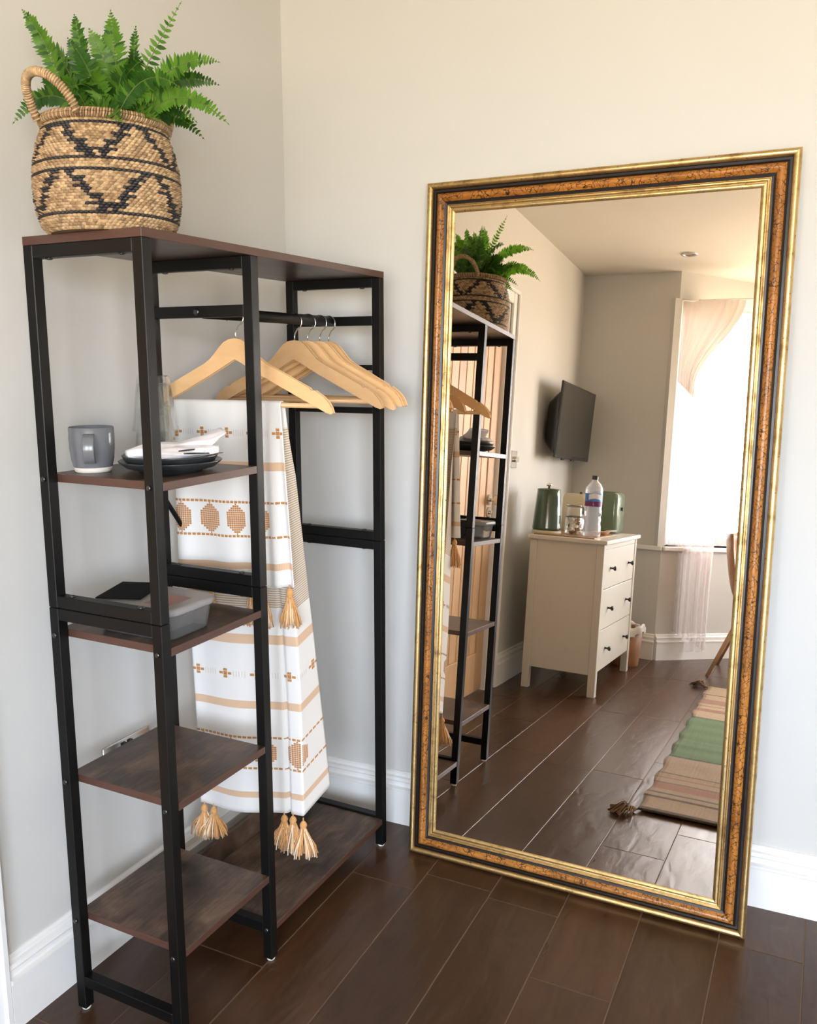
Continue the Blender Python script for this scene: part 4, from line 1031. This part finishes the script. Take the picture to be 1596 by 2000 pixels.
wb = empty('water_bottle', (0.290, -2.357, CT), 0, 'clear plastic water bottle with blue and purple label on the chest corner', 'bottle')
m = MB(); m.lathe([(0.036, 0.0), (0.044, 0.006), (0.0455, 0.02), (0.0445, 0.060), (0.0405, 0.075), (0.0445, 0.095), (0.0400, 0.105), (0.0440, 0.118), (0.0445, 0.140), (0.0430, 0.145), (0.0430, 0.225), (0.0445, 0.235), (0.043, 0.252), (0.034, 0.272), (0.020, 0.286), (0.0145, 0.292), (0.0145, 0.300)], n=40, caps=False); m.lathe([(0.0005, 0.003), (0.036, 0.0)], n=40, caps=False); m.build('bottle_body', M['water'], wb)
m = MB(); m.lathe([(0.0437, 0.160), (0.0439, 0.186)], n=40, caps=False, mi=0); m.lathe([(0.0439, 0.186), (0.0437, 0.226)], n=40, caps=False, mi=1)
lb_ = m.build('label_band', [M['label_purple'], M['label_blue']], wb)
m = MB()
for i in range(7): m.lathe([(0.0446, 0.190+0.004*i), (0.0446, 0.193+0.004*i)], n=8, caps=False, mi=0) if False else None
m.grid(lambda u, v: (0.0443*math.cos(0.4+u*1.5), 0.0443*math.sin(0.4+u*1.5), 0.192+0.026*v+0.008*math.sin(u*3)), 10, 3); m.build('label_cloud', M['label_white'], wb)
m = MB(); m.lathe([(0.0155, 0.296), (0.0160, 0.298), (0.0158, 0.316), (0.0005, 0.317)], n=24); m.build('cap', M['black_plastic'], wb)
to = empty('toaster', (0.222, -2.900, CT), cr, 'pale green retro toaster at the far end of the chest top', 'toaster')
m = MB(); loft(m, [(rrect(0.076, 0.092, 0.02), 0.008), (rrect(0.080, 0.096, 0.026), 0.02), (rrect(0.080, 0.096, 0.026), 0.20), (rrect(0.076, 0.092, 0.024), 0.222), (rrect(0.064, 0.080, 0.02), 0.233)]); m.build('casing', M['toaster_green'], to)
m = MB(); loft(m, [(rrect(0.081, 0.030, 0.004), 0.006), (rrect(0.081, 0.030, 0.004), 0.20), (rrect(0.077, 0.030, 0.004), 0.2225)]); q = m.build('chrome_band', M['chrome'], to); q.location = (0, 0.058, 0.0008); q.scale = (1.004, 0.06, 1.0)
m = MB(); m.box(0.080, 0.090, -0.012, 0.012, 0.130, 0.150, 0.003); m.build('lever', M['black_plastic'], to)
m = MB(); m.box(-0.06, 0.06, -0.03, -0.012, 0.2305, 0.2345, 0.001); m.box(-0.06, 0.06, 0.012, 0.03, 0.2305, 0.2345, 0.001); m.build('bread_slot', M['black_plastic'], to)
cb_ = empty('bread_bin', (0.070, -2.830, CT), cr, 'cream rounded bread bin behind the jars on the chest', 'bread bin')
m = MB(); loft(m, [(rrect(0.066, 0.085, 0.02), 0.0), (rrect(0.070, 0.089, 0.024), 0.012), (rrect(0.070, 0.089, 0.024), 0.185), (rrect(0.058, 0.078, 0.02), 0.212)]); m.build('bin_body', M['cream'], cb_)
m = MB(); m.lathe([(0.008, 0.210), (0.008, 0.222), (0.0005, 0.224)], 0.03, 0.06, 0, 14); m.build('knob', M['black_plastic'], cb_)
sc_ = empty('saucer', (0.285, -2.560, TT), 0, 'small wooden dish on the tray between bottle and toaster', 'dish')
m = MB(); m.lathe([(0.026, 0), (0.030, 0.002), (0.046, 0.016), (0.048, 0.018), (0.045, 0.0175), (0.026, 0.005), (0.0005, 0.004)], n=32); m.build('bowl', plain('pale_wood', (0.60, 0.36, 0.21, 1), 0.5), sc_)
m = MB(); m.tube([(0.0, 0.01, 0.012), (0.03, -0.01, 0.022), (0.075, -0.03, 0.026)], 0.004, 8); m.build('spoon', M['sugar'], sc_)

# waste bin
wbn = empty('waste_bin', (0.325, -3.130, 0), 0, 'wood-look waste bin with white liner beyond the chest', 'waste bin')
m = MB(); m.lathe([(0.080, 0), (0.082, 0.004), (0.100, 0.225), (0.097, 0.225), (0.078, 0.008), (0.0005, 0.008)], n=36); m.build('bin_body', M['bin_wood'], wbn)
m = MB(); nn_ = 48; vs = []
for j, (r, z) in enumerate(((0.093, 0.18), (0.097, 0.232), (0.104, 0.242), (0.109, 0.225), (0.107, 0.195))):
    for k in range(nn_):
        a = 2*PI*k/nn_; rr = r+0.004*math.sin(9*a+j)+0.002*math.sin(17*a); zz = z+(0.012*math.sin(3*a+1)+0.004*math.sin(11*a))*(j > 1); vs.append((rr*math.cos(a), rr*math.sin(a), zz))
m.add(vs, [(j*nn_+k, j*nn_+(k+1) % nn_, (j+1)*nn_+(k+1) % nn_, (j+1)*nn_+k) for j in range(4) for k in range(nn_)], 0, True); m.build('liner', M['paper'], wbn)

# ------------------------------------------------------------------ downlight
dlt = empty('downlight', (0.55, -3.01, HC-0.006), 0, 'small chrome recessed downlight in the ceiling', 'downlight')
m = MB(); m.lathe([(0.030, 0.006), (0.031, 0.001), (0.044, 0.0), (0.045, 0.003), (0.045, 0.006)], n=36, caps=False); m.build('bezel', M['chrome'], dlt)
m = MB(); m.lathe([(0.0005, 0.0035), (0.030, 0.0035)], n=30, caps=False); m.build('lamp_face', plain('lamp_glass', (0.25, 0.2, 0.16, 1), 0.2), dlt)

# ------------------------------------------------------------------ voile curtain on a straight rail
cu_ = empty('voile_curtain', (0.45, -3.50, 0.0), 0, 'sheer white voile curtain hanging over the bay window to below the sill', 'curtain')
t = NT('sheer_voile'); tr = t.n('ShaderNodeBsdfTransparent'); df = t.n('ShaderNodeBsdfDiffuse'); df.inputs[0].default_value = (0.78, 0.70, 0.70, 1)
tl = t.n('ShaderNodeBsdfTranslucent'); tl.inputs[0].default_value = (0.80, 0.72, 0.70, 1); a1 = t.n('ShaderNodeMixShader'); a1.inputs[0].default_value = 0.5
t.l(df.outputs[0], a1.inputs[1]); t.l(tl.outputs[0], a1.inputs[2]); a2 = t.n('ShaderNodeMixShader'); a2.inputs[0].default_value = 0.42; t.l(tr.outputs[0], a2.inputs[1]); t.l(a1.outputs[0], a2.inputs[2]); M['voile'] = t.done(a2.outputs[0])
def drape(x0t, x1t, x0b, x1b, z0, z1, nf, amp, yoff, pinch=0.0, zp=0.5, jag=0.0):
    def fn(u, v):
        z = lerp(z1, z0, v); q = 1-math.exp(-((v-zp)/0.25)**2)*pinch
        x = lerp(lerp(x0t, x1t, u), lerp(x0b, x1b, u), sstep(v*1.15)); c = lerp(x0t, x0b, v)+0.06; x = c+(x-c)*q
        y = yoff+amp*math.sin(u*nf*2*PI)*(0.5+0.5*v)+0.006*math.sin(u*nf*5)
        return (x, y, z+jag*v*(u-0.5)+0.02*jag*math.sin(u*9))
    m = MB(); m.grid(fn, 80, 40); return m
drape(0.01, 0.50, 0.07, 0.275, 0.13, 2.195, 7, 0.012, 0.0, 0.25, 0.45, -0.10).build('front_layer', M['voile'], cu_, fix=False)
drape(0.0, 0.34, 0.0, 0.27, 0.05, 2.19, 5, 0.010, -0.03, 0.0, 0.5, 0.04).build('rear_layer', M['voile'], cu_, fix=False)
t = NT('gathered_voile'); tr = t.n('ShaderNodeBsdfTransparent'); df = t.n('ShaderNodeBsdfDiffuse'); df.inputs[0].default_value = (0.60, 0.57, 0.55, 1)
tl = t.n('ShaderNodeBsdfTranslucent'); tl.inputs[0].default_value = (0.15, 0.135, 0.125, 1); ad_ = t.n('ShaderNodeAddShader'); t.l(df.outputs[0], ad_.inputs[0]); t.l(tl.outputs[0], ad_.inputs[1])
a2 = t.n('ShaderNodeMixShader'); a2.inputs[0].default_value = 0.985; t.l(tr.outputs[0], a2.inputs[1]); t.l(ad_.outputs[0], a2.inputs[2]); M['voile_thick'] = t.done(a2.outputs[0])
drape(0.0, 0.36, 0.0, 0.10, 1.66, 2.195, 6, 0.010, 0.03, 0.0, 0.5, -0.10).build('gathered_layer', M['voile_thick'], cu_, fix=False)
m = MB(); m.tube([(-0.01, -0.012, 2.205), (1.9, -0.012, 2.205)], 0.006, 10); m.build('curtain_rail', M['trim'], cu_)

# ------------------------------------------------------------------ chair near the bay
ch = empty('dining_chair', (1.05, -3.36, 0), 0.0, 'plywood shell chair with splayed beech legs and patterned seat pad by the bay', 'chair')
def shell(u, v):                                     # v 0 seat front .. 1 back top; chair faces +x, its back edge to the left
    w_ = 0.20*(1-0.25*abs(v-0.45))*(0.86 if v > 0.9 else 1.0)
    yy = (u-0.5)*2*w_
    if v < 0.5: x = lerp(0.22, -0.14, v/0.5); z = 0.445-0.02*math.sin(v*2*PI)
    else: t_ = (v-0.5)/0.5; x = -0.14-0.085*t_**0.6; z = 0.44+0.37*t_**1.15
    lipp = (abs(u-0.5)*2)**3
    return (x+(0.05*lipp if v > 0.5 else 0), yy, z+0.055*lipp*(1 if v < 0.6 else 0.2))
m = MB(); m.grid(shell, 18, 28); q = m.build('seat_shell', M['shell'], ch, fix=False); sm2 = q.modifiers.new('t', 'SOLIDIFY'); sm2.thickness = 0.009
m = MB(); loft(m, [(rrect(0.17, 0.17, 0.05), 0.0), (rrect(0.18, 0.18, 0.06), 0.015), (rrect(0.16, 0.16, 0.05), 0.035)]); q = m.build('seat_pad', M['cushion'], ch); q.location = (0.03, 0, 0.452)
for sx_, sy_ in ((-1, -1), (-1, 1), (1, -1), (1, 1)):
    m = MB(); m.tube([(sx_*0.08, sy_*0.09, 0.425), (sx_*0.255 if sx_ < 0 else 0.20, sy_*0.20, 0.0)], [0.015, 0.010], 12); m.build('leg', M['chair_leg'], ch)
m = MB(); m.box(-0.09, 0.09, -0.10, 0.10, 0.418, 0.430, 0.003); m.build('seat_frame', M['black_metal'], ch)

# ------------------------------------------------------------------ striped runner rug
rug = empty('rug', (0.929, -0.835, 0), -0.040, 'long flat woven runner with beige and green stripe blocks', 'rug')
RLEN, RWID = 2.005, 0.62
def rug_mat():
    t = NT('woven_rug'); b = t.bsdf(Roughness=0.95); b.inputs['Specular IOR Level'].default_value = 0.1; b.inputs['Sheen Weight'].default_value = 0.2
    v = t.coord(); sp = t.n('ShaderNodeSeparateXYZ'); nz = t.noise(v, 6, 2)
    t.l(v, sp.inputs[0]); L_ = t.math('MULTIPLY', t.math('ADD', t.math('MULTIPLY', sp.outputs[1], -1.0), t.math('MULTIPLY', nz, 0.012)), 1/RLEN)
    be = S(148, 124, 98); be2 = S(168, 144, 116); dk = S(78, 64, 50); rd = S(128, 80, 60); gr = S(84, 108, 66); gd = S(52, 68, 42); pk = S(142, 102, 82)
    q = lambda y: (abs(y)-0.835)/RLEN
    st = [(0, dk), (0.012, be), (0.070, dk), (0.076, be), (0.092, dk), (0.100, be), (0.118, pk), (0.150, dk), (0.156, be), (0.180, rd), (0.186, be), (0.205, dk), (0.210, be), (0.318, gd), (0.326, gr), (0.41, S(84, 108, 64)), (0.50, gr),
          (0.655, gd), (0.660, be2), (0.72, pk), (0.745, be2), (0.775, dk), (0.780, be2), (0.80, pk), (0.85, be2), (0.90, dk), (0.907, be2)]
    c = t.ramp(L_, st[:31], 'CONSTANT')
    wv = t.n('ShaderNodeTexWave', bands_direction='X'); wv.inputs['Scale'].default_value = 24; wv.inputs['Distortion'].default_value = 1.0; t.l(v, wv.inputs['Vector'])
    n2 = t.noise(t.coord(scale=(3, 30, 1)), 14, 3)
    c2 = t.mix(0.55, c, t.ramp(n2, [(0.3, (0.62, 0.62, 0.62, 1)), (0.7, (1.25, 1.22, 1.15, 1))]), 'MULTIPLY'); t.l(c2, b.inputs['Base Color'])
    t.l(t.bump(t.mix(0.5, wv.outputs['Fac'], n2), 0.7, 0.002), b.inputs['Normal']); return t.done(b.outputs[0])
m = MB()
def rg(u, v):
    x = u*RWID+0.006*math.sin(v*60)*(1-u)*(1 if u < 0.05 else 0.0); y = -v*RLEN
    return (x, y, 0.0075+0.0012*math.sin(v*95)+0.002*math.exp(-((v-0.40)/0.01)**2)+0.0018*math.exp(-((v-0.44)/0.01)**2))
m.grid(rg, 24, 220); q = m.build('woven_field', rug_mat(), rug, fix=False); sm3 = q.modifiers.new('t', 'SOLIDIFY'); sm3.thickness = 0.0055; sm3.offset = -1
M['jute'] = plain('jute_yarn', (0.22, 0.125, 0.06, 1), 0.85, var=0.3, scale=60); M['jute_d'] = plain('dark_jute_yarn', (0.06, 0.035, 0.02, 1), 0.85)
def floor_tassel(x, y, ang, seed):
    rnd = random.Random(seed); m = MB()
    for i in range(46):
        a = ang+rnd.gauss(0, 0.40); l_ = 0.075*(0.7+0.5*rnd.random()); z = 0.004+0.022*rnd.random(); s0 = 0.022
        p = Vector((x, y, 0.008)); d = Vector((math.cos(a), math.sin(a), 0)); d0 = Vector((math.cos(ang), math.sin(ang), 0))
        m.tube([p, p+d0*s0+Vector((0, 0, 0.002)), p+d0*s0+d*l_*0.5+Vector((0, 0, z)), p+d0*s0*0.9+d*l_+Vector((0, 0, 0.001))], 0.0022, 5, mi=0 if i % 3 else 1)
    m.lathe([(0.0005, 0.020), (0.010, 0.014), (0.011, 0.007), (0.003, 0.001)], x+0.022*math.cos(ang), y+0.022*math.sin(ang), 0, 14, caps=False, mi=0)
    m.build('rug_tassel', [M['jute'], M['jute_d']], rug, fix=False)
floor_tassel(0.004, -0.004, math.radians(140), 3); floor_tassel(0.004, -RLEN+0.01, math.radians(200), 5)
floor_tassel(RWID-0.004, -0.004, math.radians(40), 7); floor_tassel(RWID-0.004, -RLEN+0.01, math.radians(-30), 9)
